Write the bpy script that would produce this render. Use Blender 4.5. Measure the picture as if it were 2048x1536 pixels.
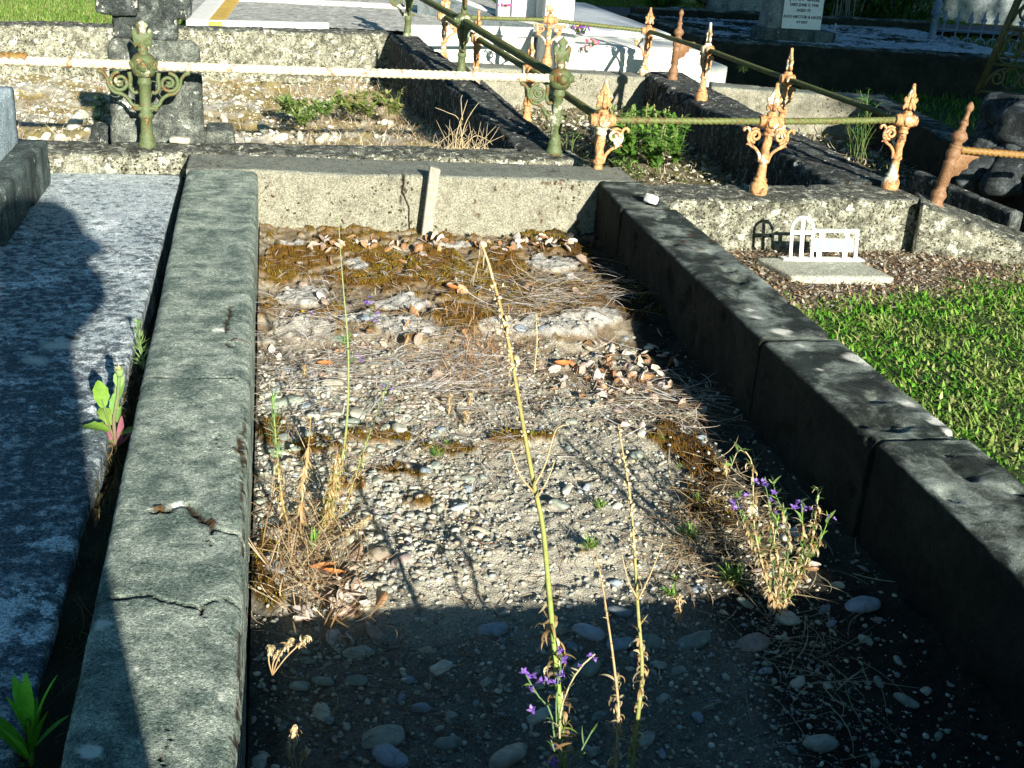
import bpy, math, random
import numpy as np
from mathutils import Matrix, Vector
rad = math.radians
for o in list(bpy.data.objects): bpy.data.objects.remove(o)
S = bpy.context.scene
COL = S.collection
# ---------------------------------------------------------------- camera
CAM = (0.045043, -4.080536, 0.945839); YAW, PIT, ROL, FPX = 0.215918, 0.394703, -0.075443, 2368.54
_f = np.array([math.sin(YAW)*math.cos(PIT), math.cos(YAW)*math.cos(PIT), -math.sin(PIT)])
_r = np.array([math.cos(YAW), -math.sin(YAW), 0.0]); _d = np.cross(_f, _r)
_c, _s = math.cos(ROL), math.sin(ROL)
RC = np.array([_c*_r+_s*_d, -_s*_r+_c*_d, _f]); CP = np.array(CAM)
cd = bpy.data.cameras.new('camera'); cam = bpy.data.objects.new('camera', cd); COL.objects.link(cam)
cd.sensor_width = 36; cd.lens = FPX/2048*36; cd.clip_start = 0.02; cd.clip_end = 400
M3 = Matrix((RC[0], -RC[1], -RC[2])).transposed()
cam.matrix_world = Matrix.Translation(CAM) @ M3.to_4x4()
S.camera = cam
# ---------------------------------------------------------------- sun, sky, exposure
SUN = Vector((-0.55, 3.0, -1.0)).normalized()
sd = bpy.data.lights.new('sun', 'SUN'); sd.energy = 5.0; sd.angle = rad(0.5); sd.color = (1.0, 0.95, 0.84)
so = bpy.data.objects.new('sun', sd); COL.objects.link(so); so.rotation_euler = SUN.to_track_quat('-Z', 'Y').to_euler()
so.location = (2, -8, 6)
w = bpy.data.worlds.new('World'); S.world = w; w.use_nodes = True
nt = w.node_tree; bg = nt.nodes['Background']
sky = nt.nodes.new('ShaderNodeTexSky'); sky.sky_type = 'NISHITA'; sky.sun_disc = False
sky.sun_elevation = rad(18.2); sky.sun_rotation = math.atan2(0.55, -3.0)
sky.ozone_density = 3.0; tn = nt.nodes.new('ShaderNodeMix'); tn.data_type = 'RGBA'; tn.blend_type = 'MULTIPLY'; tn.inputs[0].default_value = 1; tn.inputs[7].default_value = (.42, .74, .80, 1)
nt.links.new(sky.outputs[0], tn.inputs[6]); nt.links.new(tn.outputs[2], bg.inputs[0]); bg.inputs[1].default_value = 0.05
S.view_settings.view_transform = 'Standard'; S.view_settings.look = 'None'
S.view_settings.exposure = 1.2; S.view_settings.gamma = 1.0
S.render.engine = 'CYCLES'
# ---------------------------------------------------------------- maths helpers
def gp(u, v, z):                       # the point of a level plane seen in the photograph's direction (u, v)
    d = RC.T @ np.array([(u-1024)/FPX, (v-768)/FPX, 1.0]); t = (z-CP[2])/d[2]; return CP+t*d
def yp(u, v, y):
    d = RC.T @ np.array([(u-1024)/FPX, (v-768)/FPX, 1.0]); t = (y-CP[1])/d[1]; return CP+t*d
def _h(i, j, k, s):
    n = (i*374761393+j*668265263+k*2147483647+s*1274126177) & 0xffffffff
    n = ((n ^ (n >> 13))*1274126177) & 0xffffffff
    n = ((n ^ (n >> 16))*2246822519) & 0xffffffff
    return ((n ^ (n >> 15)) & 0xffffff)/float(0xffffff)
def vn(P, sc, s=0):
    P = np.asarray(P, float)*sc
    if P.shape[1] == 2: P = np.c_[P, np.zeros(len(P))]
    i = np.floor(P).astype(np.int64); f = P-i; f = f*f*(3-2*f); i = i & 0xffff
    r = 0
    for a in (0, 1):
        for b in (0, 1):
            for c in (0, 1):
                wgt = (f[:, 0] if a else 1-f[:, 0])*(f[:, 1] if b else 1-f[:, 1])*(f[:, 2] if c else 1-f[:, 2])
                r = r+wgt*_h(i[:, 0]+a, i[:, 1]+b, i[:, 2]+c, s)
    return r
def fb(P, sc, o=4, s=0):
    r = 0; a = .5; t = 0
    for k in range(o): r = r+a*vn(P, sc*2**k, s+k*7); t += a; a *= .55
    return r/t
def sst(x, a, b):
    t = np.clip((x-a)/(b-a), 0, 1); return t*t*(3-2*t)
class MB:
    def __init__(s): s.V = []; s.F = []; s.n = 0; s.C = []
    def add(s, V, F, col=None):
        V = np.asarray(V, float)
        if len(V) == 0: return s
        s.V.append(V)
        if isinstance(F, np.ndarray): s.F.append((np.full(len(F), F.shape[1]), (F+s.n).ravel()))
        else:
            s.F.append((np.array([len(f) for f in F]), np.array([i for f in F for i in f], dtype=np.int64)+s.n))
        if col is None: col = (.5, .5, .5)
        col = np.asarray(col, float)
        if col.ndim == 1: col = np.tile(col, (len(V), 1))
        s.C.append(col); s.n += len(V); return s
    def addm(s, o):
        for V, (c, i), C in zip(o.V, o.F, o.C):
            s.V.append(V); s.F.append((c, i+s.n)); s.C.append(C)
        s.n += o.n; return s
def mesh(name, mb, mat, smooth=True, loc=(0, 0, 0), attrs=None):
    me = bpy.data.meshes.new(name)
    V = np.concatenate(mb.V)-np.asarray(loc, float); cnt = np.concatenate([a for a, b in mb.F]); idx = np.concatenate([b for a, b in mb.F])
    me.vertices.add(len(V)); me.vertices.foreach_set('co', V.astype(np.float32).ravel())
    me.loops.add(len(idx)); me.loops.foreach_set('vertex_index', idx.astype(np.int32))
    st = np.concatenate([[0], np.cumsum(cnt)[:-1]]); me.polygons.add(len(cnt))
    me.polygons.foreach_set('loop_start', st.astype(np.int32)); me.polygons.foreach_set('loop_total', cnt.astype(np.int32))
    me.polygons.foreach_set('use_smooth', np.full(len(cnt), smooth))
    me.update(calc_edges=True); me.validate()
    C = np.concatenate(mb.C); a = me.color_attributes.new('col', 'FLOAT_COLOR', 'POINT')
    a.data.foreach_set('color', np.c_[C, np.ones(len(C))].astype(np.float32).ravel())
    for k, v in (attrs or {}).items():
        a = me.attributes.new(k, 'FLOAT', 'POINT'); a.data.foreach_set('value', np.asarray(v, np.float32))
    me.materials.append(mat); return me
def thing(name, label, cat, loc=(0, 0, 0), group=None, kind=None):
    o = bpy.data.objects.new(name, None); COL.objects.link(o); o.location = tuple(map(float, loc)); o.empty_display_size = .1
    o['label'] = label; o['category'] = cat
    if group: o['group'] = group
    return o
def part(name, mb, mat, parent, smooth=True, attrs=None, root=(0, 0, 0)):
    L = np.array(parent.location)+np.array(parent.parent.location if parent.parent else (0, 0, 0))
    o = bpy.data.objects.new(name, mesh(name, mb, mat, smooth, L, attrs)); COL.objects.link(o); o.parent = parent; return o
def single(name, mb, mat, label, cat, group=None, smooth=True, attrs=None, loc=None, kind=None):
    if loc is None:
        V = np.concatenate(mb.V); loc = ((V[:, 0].min()+V[:, 0].max())/2, (V[:, 1].min()+V[:, 1].max())/2, V[:, 2].min())
    loc = tuple(map(float, loc))
    o = bpy.data.objects.new(name, mesh(name, mb, mat, smooth, loc, attrs)); COL.objects.link(o); o.location = loc
    if label: o['label'] = label
    if cat: o['category'] = cat
    if group: o['group'] = group
    if kind: o['kind'] = kind
    return o
# ---------------------------------------------------------------- materials
class N:
    def __init__(s, name):
        s.m = bpy.data.materials.new(name); s.m.use_nodes = True; s.t = s.m.node_tree; s.b = s.t.nodes['Principled BSDF']
        s.b.inputs['Roughness'].default_value = .85; s.b.inputs['Specular IOR Level'].default_value = .25
        s.tc = s.t.nodes.new('ShaderNodeNewGeometry').outputs['Position']
    def new(s, ty, ins=None, **kw):
        n = s.t.nodes.new(ty)
        for k, v in kw.items(): setattr(n, k, v)
        for k, v in (ins or {}).items(): s.set(n.inputs[k], v)
        return n
    def set(s, i, v):
        if isinstance(v, bpy.types.NodeSocket): s.t.links.new(v, i)
        elif hasattr(i.default_value, '__len__') and len(i.default_value) == 4 and len(v) == 3: i.default_value = (*v, 1)
        else: i.default_value = v
    def noise(s, sc, det=5, rough=.6, dist=0., vec=None): return s.new('ShaderNodeTexNoise', {'Vector': vec or s.tc, 'Scale': sc, 'Detail': det, 'Roughness': rough, 'Distortion': dist}).outputs[0]
    def vor(s, sc, vec=None, out='Distance', feature='F1', rnd=1.): return s.new('ShaderNodeTexVoronoi', {'Vector': vec or s.tc, 'Scale': sc, 'Randomness': rnd}, feature=feature).outputs[out]
    def ramp(s, f, a, b, lo=0., hi=1.): return s.new('ShaderNodeMapRange', {0: f, 1: a, 2: b, 3: lo, 4: hi}, clamp=True).outputs[0]
    def math(s, op, a, b=0., c=0.): return s.new('ShaderNodeMath', {0: a, 1: b, 2: c}, operation=op).outputs[0]
    def mix(s, f, a, b, mode='MIX'):
        n = s.new('ShaderNodeMix', data_type='RGBA', blend_type=mode); s.set(n.inputs[0], f); s.set(n.inputs[6], a); s.set(n.inputs[7], b); return n.outputs[2]
    def attr(s, nm, o='Fac'): return s.new('ShaderNodeAttribute', attribute_name=nm).outputs[o]
    def bump(s, h, dist, st=1., nrm=None):
        ins = {'Height': h, 'Distance': dist, 'Strength': st}
        if nrm: ins['Normal'] = nrm
        return s.new('ShaderNodeBump', ins).outputs[0]
    def done(s, col, nrm=None, rough=None, **kw):
        s.set(s.b.inputs['Base Color'], col)
        if nrm: s.set(s.b.inputs['Normal'], nrm)
        if rough is not None: s.set(s.b.inputs['Roughness'], rough)
        return s.m
def concrete(name, base, alt, dark, dk=(.5, .62), dsc=9., wh=None, wc=(.70, .70, .62), br=None, bc=(.05, .03, .012), bmp=1., fine=1., streak=0., top=None, topc=None, mid_=.3, grad=None, topdk=0):
    n = N(name)
    big = n.noise(4.5, 4, .6); mid = n.noise(22, 6, .7); fin = n.noise(170, 4, .75); grit = n.vor(330)
    c = n.mix(n.ramp(mid, .36, .64), base, alt)
    v = n.tc
    if streak: v = n.new('ShaderNodeMapping', {'Vector': n.tc, 'Scale': (1, 1, streak)}).outputs[0]
    dn = n.noise(dsc, 8, .74, .25, v)
    dm = n.math('ADD', n.math('MULTIPLY', dn, .68), n.math('ADD', n.math('MULTIPLY', fin, .17), n.math('MULTIPLY', big, .15)))
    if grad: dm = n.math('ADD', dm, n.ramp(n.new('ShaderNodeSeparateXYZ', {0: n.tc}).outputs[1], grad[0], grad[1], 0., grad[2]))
    df = n.math('MULTIPLY', n.ramp(dm, dk[0], dk[1]), n.ramp(fin, .25, .6, 1., .7))
    if top:                                    # tops toned apart from sides: algae and lichen, plus painted sun and shade
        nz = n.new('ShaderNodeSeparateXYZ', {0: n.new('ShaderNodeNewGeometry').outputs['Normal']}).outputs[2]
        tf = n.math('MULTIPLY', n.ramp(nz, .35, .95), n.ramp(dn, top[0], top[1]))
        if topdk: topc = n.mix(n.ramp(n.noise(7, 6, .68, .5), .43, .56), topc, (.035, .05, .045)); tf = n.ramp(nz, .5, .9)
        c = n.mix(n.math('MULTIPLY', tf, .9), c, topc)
    c = n.mix(df, c, dark)
    if br:
        bv = n.vor(br[0], n.new('ShaderNodeVectorMath', {0: n.tc, 1: n.new('ShaderNodeVectorMath', {0: n.new('ShaderNodeTexNoise', {'Vector': n.tc, 'Scale': 30.}).outputs[1], 'Scale': .035}, operation='SCALE').outputs[0]}, operation='ADD').outputs[0])
        bf = n.math('MULTIPLY', n.ramp(bv, br[1], br[1]*.6), n.ramp(n.noise(3.3, 3), br[2], br[2]+.06))
        c = n.mix(bf, c, bc)
    if wh:
        wn = n.noise(wh[0], 7, .75, .15); c = n.mix(n.ramp(wn, wh[1], wh[1]+.035), c, wc)
    sp = n.ramp(grit, .05, .35)
    c = n.mix(n.math('MULTIPLY', n.ramp(fin, .58, .74), .55*fine), c, n.mix(1., c, (1.8, 1.8, 1.7), 'MULTIPLY'))
    c = n.mix(n.math('MULTIPLY', n.ramp(fin, .46, .30), .75*fine), c, (.035, .04, .035))
    ff = n.noise(430, 2, .7); c = n.mix(.45+.5*fine, c, n.mix(1., c, n.mix(n.ramp(n.math('ADD', n.math('MULTIPLY', ff, .6), n.math('MULTIPLY', fin, .4)), .38, .62), (.35, .37, .35), (1.6, 1.58, 1.5)), 'MULTIPLY'))
    cc_ = n.new('ShaderNodeTexVoronoi', {'Vector': n.tc, 'Scale': 260.}).outputs['Color']; cs_ = n.new('ShaderNodeSeparateColor', {0: cc_}).outputs[0]
    c = n.mix(n.math('MULTIPLY', n.ramp(cs_, .84, .92), .6*fine), c, n.mix(1., c, (1.9, 1.9, 1.8), 'MULTIPLY')); c = n.mix(n.math('MULTIPLY', n.ramp(cs_, .2, .1), .6*fine), c, n.mix(1., c, (.35, .37, .37), 'MULTIPLY'))
    crk = n.attr('crk'); c = n.mix(crk, c, (.035, .026, .016))
    wm = n.attr('wht'); c = n.mix(n.math('MULTIPLY', wm, n.ramp(n.noise(150, 3), .30, .42)), c, (.78, .78, .68))
    mm = n.attr('mos'); c = n.mix(n.math('MULTIPLY', mm, 1.), c, n.mix(n.ramp(n.noise(260, 2), .4, .6), (.035, .018, .006), (.11, .05, .012)))
    h = n.math('ADD', n.math('MULTIPLY', fin, .6), n.math('ADD', n.math('MULTIPLY', mid, mid_), n.math('MULTIPLY', sp, .18)))
    nr = n.bump(h, .006*bmp); nr = n.bump(n.noise(620, 2, .6), .0016*bmp, 1, nr)
    return n.done(c, nr, .93)
M = {}
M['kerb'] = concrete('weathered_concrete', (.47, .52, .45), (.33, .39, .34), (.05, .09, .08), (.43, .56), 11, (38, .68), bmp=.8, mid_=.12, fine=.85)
M['kerb_dark'] = concrete('algae_shade_concrete', (.038, .042, .032), (.022, .026, .02), (.008, .011, .009), (.43, .56), 8, (30, .68), (.16, .18, .16), bmp=1.1, top=(.30, .50), topc=(.36, .41, .37), mid_=.15, topdk=1, fine=.4)  # algae mottling, with the shaded sides painted near black
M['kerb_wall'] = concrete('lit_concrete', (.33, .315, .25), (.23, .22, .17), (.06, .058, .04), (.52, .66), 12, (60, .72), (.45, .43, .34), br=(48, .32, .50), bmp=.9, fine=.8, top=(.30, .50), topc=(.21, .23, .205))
M['lichen_wall'] = concrete('lichen_concrete', (.47, .46, .37), (.25, .25, .19), (.035, .036, .026), (.46, .56), 20, (24, .555), (.66, .65, .54), br=(70, .42, .42), bc=(.04, .036, .018), bmp=1.5, top=(.34, .48), topc=(.14, .155, .145), mid_=.7)
M['lichen_top'] = concrete('mossy_concrete', (.30, .34, .33), (.07, .08, .08), (.014, .017, .017), (.40, .51), 16, (26, .585), (.62, .63, .60), br=(36, .42, .42), bc=(.04, .022, .01), bmp=1.8, streak=.3, mid_=.8)
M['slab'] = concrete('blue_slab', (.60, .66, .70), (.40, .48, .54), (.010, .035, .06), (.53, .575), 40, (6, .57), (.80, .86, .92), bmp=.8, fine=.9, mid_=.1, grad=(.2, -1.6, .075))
M['block'] = concrete('dark_block', (.16, .21, .21), (.09, .12, .12), (.012, .018, .017), (.43, .57), 14, (34, .62), bmp=1., streak=.15)
M['stone'] = concrete('grey_stone', (.29, .31, .27), (.13, .145, .13), (.025, .032, .032), (.43, .55), 17, (24, .61), bmp=1.1, mid_=.5)
M['stone_dark'] = concrete('black_stone', (.28, .31, .29), (.09, .10, .10), (.010, .016, .016), (.40, .50), 17, (20, .60), bmp=1.2, mid_=.7)
M['white'] = concrete('white_masonry', (.82, .81, .76), (.74, .73, .68), (.40, .39, .33), (.62, .80), 9, bmp=.25, fine=.15)
M['shade_stone'] = concrete('dim_stone', (.30, .34, .35), (.20, .24, .26), (.05, .07, .075), (.48, .62), 8, (22, .66), bmp=.7)
M['pale_block'] = concrete('pale_block', (.52, .52, .44), (.40, .41, .34), (.14, .15, .11), (.54, .66), 20, (30, .6), (.72, .72, .64), bmp=1.)
M['pale_slab'] = concrete('pale_blue_stone', (.56, .66, .74), (.40, .50, .58), (.10, .16, .20), (.50, .62), 12, (20, .6), (.8, .85, .88), bmp=.5, streak=.2)
M['rock'] = concrete('boulder', (.22, .26, .29), (.09, .11, .12), (.012, .015, .016), (.42, .52), 9, (16, .63), (.45, .5, .55), bmp=2.2)
def attrmat(name, sc=90, bd=.004, rough=.9, var=.5, trans=0., spec=.25):
    n = N(name); a = n.attr('col', 'Color'); x = n.noise(sc, 5, .7)
    c = n.mix(1., a, n.mix(n.ramp(x, .3, .7), (1-var,)*3, (1+var*.4,)*3), 'MULTIPLY')
    n.b.inputs['Specular IOR Level'].default_value = spec
    if trans:
        n.b.inputs['Roughness'].default_value = rough; n.set(n.b.inputs['Base Color'], c)
        tr = n.new('ShaderNodeBsdfTranslucent', {'Color': c}); mx = n.new('ShaderNodeMixShader', {0: trans}); out = n.t.nodes['Material Output']
        n.t.links.new(n.b.outputs[0], mx.inputs[1]); n.t.links.new(tr.outputs[0], mx.inputs[2]); n.t.links.new(mx.outputs[0], out.inputs[0]); return n.m
    return n.done(c, n.bump(x, bd) if bd else None, rough)
M['soil'] = attrmat('gravelly_soil', 240, .006, .95, .65)
M['pebble'] = attrmat('river_pebble', 70, .0015, .8, .35)
M['leaf'] = attrmat('green_leaf', 60, 0, .6, .35, .3)
M['straw'] = attrmat('dry_straw', 90, 0, .75, .35, .2)
M['moss'] = attrmat('moss_tuft', 60, 0, .95, .4, .25)
M['petal'] = attrmat('petal', 60, 0, .6, .15, .35)
M['wood'] = attrmat('timber', 60, .002, .85, .4)
M['ground'] = attrmat('lawn_earth', 40, .01, .95, .5)
def stones(name, cs):
    n = N(name); oi = n.new('ShaderNodeObjectInfo').outputs['Random']
    cr = n.new('ShaderNodeValToRGB', {0: oi}); cr.color_ramp.interpolation = 'CONSTANT'; e = cr.color_ramp.elements
    e[0].color = (*cs[0], 1); e[1].position = 1/len(cs); e[1].color = (*cs[1], 1)
    for k in range(2, len(cs)): q = e.new(k/len(cs)); q.color = (*cs[k], 1)
    x = n.noise(55, 6, .65, .5); c = n.mix(n.ramp(x, .35, .7), cr.outputs[0], n.mix(1., cr.outputs[0], (.50, .52, .50), 'MULTIPLY'))
    c = n.mix(n.ramp(n.noise(26, 5, .7, 1.5), .60, .64), c, n.mix(.5, c, (.5, .5, .46)))
    return n.done(c, n.bump(n.noise(130, 4), .0015), .75)
M['st_grey'] = stones('grey_pebble', [(.34, .38, .31), (.42, .44, .36), (.28, .32, .28)])
M['st_cream'] = stones('cream_pebble', [(.62, .59, .46), (.70, .67, .55), (.54, .51, .40)])
M['st_blue'] = stones('blue_pebble', [(.34, .40, .46), (.44, .48, .54), (.25, .30, .34)])
M['st_tan'] = stones('tan_pebble', [(.44, .36, .27), (.42, .33, .29), (.48, .42, .31)])
M['deadleaf'] = stones('dead_leaf', [(.50, .28, .14), (.66, .50, .38), (.46, .34, .27), (.76, .64, .54), (.36, .19, .09), (.62, .54, .50)])
def paint(name, c1, c2, rust, rf, pale, pf, sc=26, rough=.55):
    n = N(name); a = n.noise(sc, 7, .7, .4); b = n.noise(sc*2.2, 6, .7); d = n.noise(sc*.5, 5, .65)
    c = n.mix(n.ramp(b, .35, .65), c1, c2); c = n.mix(n.ramp(a, rf, rf+.06), c, rust); c = n.mix(n.ramp(d, pf, pf+.05), c, pale)
    c = n.mix(n.ramp(n.noise(140, 4, .7), .52, .64), c, n.mix(.75, c, (.06, .035, .015)))
    n.b.inputs['Specular IOR Level'].default_value = .4
    return n.done(c, n.bump(n.math('ADD', a, n.math('MULTIPLY', n.noise(220, 4), .5)), .003), rough)
M['green_iron'] = paint('green_paint_iron', (.085, .125, .045), (.115, .145, .06), (.15, .075, .02), .53, (.40, .44, .30), .57)
M['orange_iron'] = paint('rusty_orange_iron', (.48, .21, .07), (.60, .35, .16), (.15, .05, .018), .54, (.70, .68, .50), .555)
M['brown_iron'] = paint('brown_iron', (.22, .11, .055), (.27, .15, .07), (.16, .08, .04), .6, (.4, .36, .25), .7)
M['cream_rod'] = paint('cream_rod', (.66, .58, .36), (.80, .74, .56), (.34, .14, .05), .555, (.85, .83, .76), .6, 26)
M['green_rod'] = paint('green_rod', (.085, .115, .03), (.16, .18, .05), (.13, .07, .025), .54, (.42, .42, .26), .67, 34)
M['rust_rod'] = paint('rust_rod', (.30, .11, .03), (.22, .18, .04), (.14, .10, .03), .55, (.3, .26, .1), .66, 22)
M['dark_iron'] = paint('dark_iron', (.05, .055, .02), (.09, .085, .03), (.07, .045, .02), .56, (.20, .18, .06), .62, 30)
M['blue_iron'] = paint('blue_iron', (.16, .24, .34), (.10, .17, .26), (.05, .06, .08), .58, (.4, .5, .56), .62, 20)
def plain(name, c, rough=.6, var=.12, sc=30):
    n = N(name); x = n.noise(sc, 5); return n.done(n.mix(n.ramp(x, .3, .7), tuple(v*(1-var) for v in c), c), n.bump(x, .001), rough)
M['white_paint'] = plain('white_enamel', (.84, .84, .80), .4)
M['plaque'] = plain('plaque_metal', (.27, .40, .46), .35)
M['yellow'] = plain('yellow_paint', (.80, .52, .10), .6, .35, 12)
M['marble'] = plain('marble', (.62, .66, .68), .5, .25, 14)
M['letter'] = plain('lead_letter', (.035, .045, .06), .6)
M['asphalt'] = plain('asphalt', (.07, .10, .14), .9, .4, 60)
M['bark'] = plain('bark', (.12, .09, .06), .95, .5, 20)
M['skin'] = plain('skin', (.5, .3, .22), .5); M['cloth'] = plain('dark_cloth', (.05, .06, .09), .9)
# ---------------------------------------------------------------- shape builders
def tube(pts, r, n=6, caps=True, twist=0., lobe=0., ln=4):
    P = np.asarray(pts, float); m = len(P); r = np.full(m, r) if np.isscalar(r) else np.asarray(r, float)
    T = np.gradient(P, axis=0); T /= np.linalg.norm(T, axis=1)[:, None]+1e-12
    a = np.array([0, 0, 1.]) if abs(T[0, 2]) < .9 else np.array([1., 0, 0]); u = np.cross(T[0], a); u /= np.linalg.norm(u)
    V = []; L = 0
    ang = np.arange(n)*2*math.pi/n
    for k in range(m):
        u = u-T[k]*(u@T[k]); u /= np.linalg.norm(u); v = np.cross(T[k], u)
        if k: L += np.linalg.norm(P[k]-P[k-1])
        rr = r[k]*(1+lobe*np.cos(ln*ang-twist*L))
        V.append(P[k]+(np.cos(ang)*rr)[:, None]*u+(np.sin(ang)*rr)[:, None]*v)
    V = np.concatenate(V); i = np.arange(n); j = (i+1) % n
    F = [np.c_[k*n+i, k*n+j, (k+1)*n+j, (k+1)*n+i] for k in range(m-1)]
    F = [list(x) for f in F for x in f]
    if caps: F += [list(range(n))[::-1], list(range((m-1)*n, m*n))]
    return V, F
def lathe(prof, n=20, c=(0, 0, 0), sq=None):
    prof = np.asarray(prof, float); a = np.arange(n)*2*math.pi/n; V = []
    for r, z in prof: V.append(np.c_[c[0]+r*np.cos(a), c[1]+r*np.sin(a), np.full(n, c[2]+z)])
    V = np.concatenate(V); m = len(prof); i = np.arange(n); j = (i+1) % n
    F = [list(x) for k in range(m-1) for x in np.c_[k*n+i, k*n+j, (k+1)*n+j, (k+1)*n+i]]
    F += [list(range(n))[::-1], list(range((m-1)*n, m*n))]; return V, F
def ext(out, t, bev=.25):                # a 2-D outline in XZ given thickness along Y with chamfered rim
    o = np.asarray(out, float); n = len(o); c = o.mean(0)
    d = np.roll(o, -1, 0)-np.roll(o, 1, 0); nr = np.c_[-d[:, 1], d[:, 0]]; nr /= np.linalg.norm(nr, axis=1)[:, None]+1e-9
    A = sum(o[i, 0]*o[(i+1) % n, 1]-o[(i+1) % n, 0]*o[i, 1] for i in range(n))
    if A < 0: nr = -nr
    q = o+nr*t*bev
    V = np.concatenate([np.c_[q[:, 0], np.full(n, -t/2), q[:, 1]], np.c_[o[:, 0], np.full(n, -t*.22), o[:, 1]], np.c_[o[:, 0], np.full(n, t*.22), o[:, 1]], np.c_[q[:, 0], np.full(n, t/2), q[:, 1]]])
    F = [list(range(n))]+[[k*n+i, k*n+(i+1) % n, (k+1)*n+(i+1) % n, (k+1)*n+i][::-1] for k in range(3) for i in range(n)]+[list(range(3*n, 4*n))[::-1]]
    return V, F
def xf(V, rz=0., loc=(0, 0, 0), ry=0., rx=0., sc=1.):
    V = np.asarray(V)*sc
    if rx: c, s = math.cos(rx), math.sin(rx); V = V@np.array([[1, 0, 0], [0, c, -s], [0, s, c]]).T
    if ry: c, s = math.cos(ry), math.sin(ry); V = V@np.array([[c, 0, s], [0, 1, 0], [-s, 0, c]]).T
    if rz: c, s = math.cos(rz), math.sin(rz); V = V@np.array([[c, -s, 0], [s, c, 0], [0, 0, 1]]).T
    return V+np.asarray(loc, float)
def box(x0, x1, y0, y1, z0, z1, b=.006, rz=0., c=(0, 0, 0)):   # a box with chamfered edges
    X = []; 
    for sx in (0, 1):
        for sy in (0, 1):
            for sz in (0, 1):
                p = np.array([[x0, x1][sx], [y0, y1][sy], [z0, z1][sz]], float); dn = np.array([1-2*sx, 1-2*sy, 1-2*sz])*b
                for ax in range(3):
                    q = p+dn; q[ax] = p[ax]; X.append(q)
    X = np.array(X); id_ = lambda sx, sy, sz, ax: ((sx*2+sy)*2+sz)*3+ax
    F = []
    for ax in range(3):
        for s in (0, 1):
            o = [(0, 0), (1, 0), (1, 1), (0, 1)]; f = []
            for a, b_ in o:
                t = [a, b_]; t.insert(ax, s); f.append(id_(*t, ax))
            if (s == 0) ^ (ax == 1): f = f[::-1]
            F.append(f)
    for ax in range(3):                       # edges along ax
        oa = [k for k in range(3) if k != ax]
        for a in (0, 1):
            for b_ in (0, 1):
                t0 = [0, 0, 0]; t0[oa[0]] = a; t0[oa[1]] = b_; t1 = list(t0); t1[ax] = 1
                F.append([id_(*t0, oa[0]), id_(*t1, oa[0]), id_(*t1, oa[1]), id_(*t0, oa[1])])
    for sx in (0, 1):
        for sy in (0, 1):
            for sz in (0, 1): F.append([id_(sx, sy, sz, k) for k in range(3)])
    return xf(X, rz, c), F
def recalc(me):
    import bmesh
    b = bmesh.new(); b.from_mesh(me); bmesh.ops.recalc_face_normals(b, faces=b.faces); b.to_mesh(me); b.free()
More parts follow.
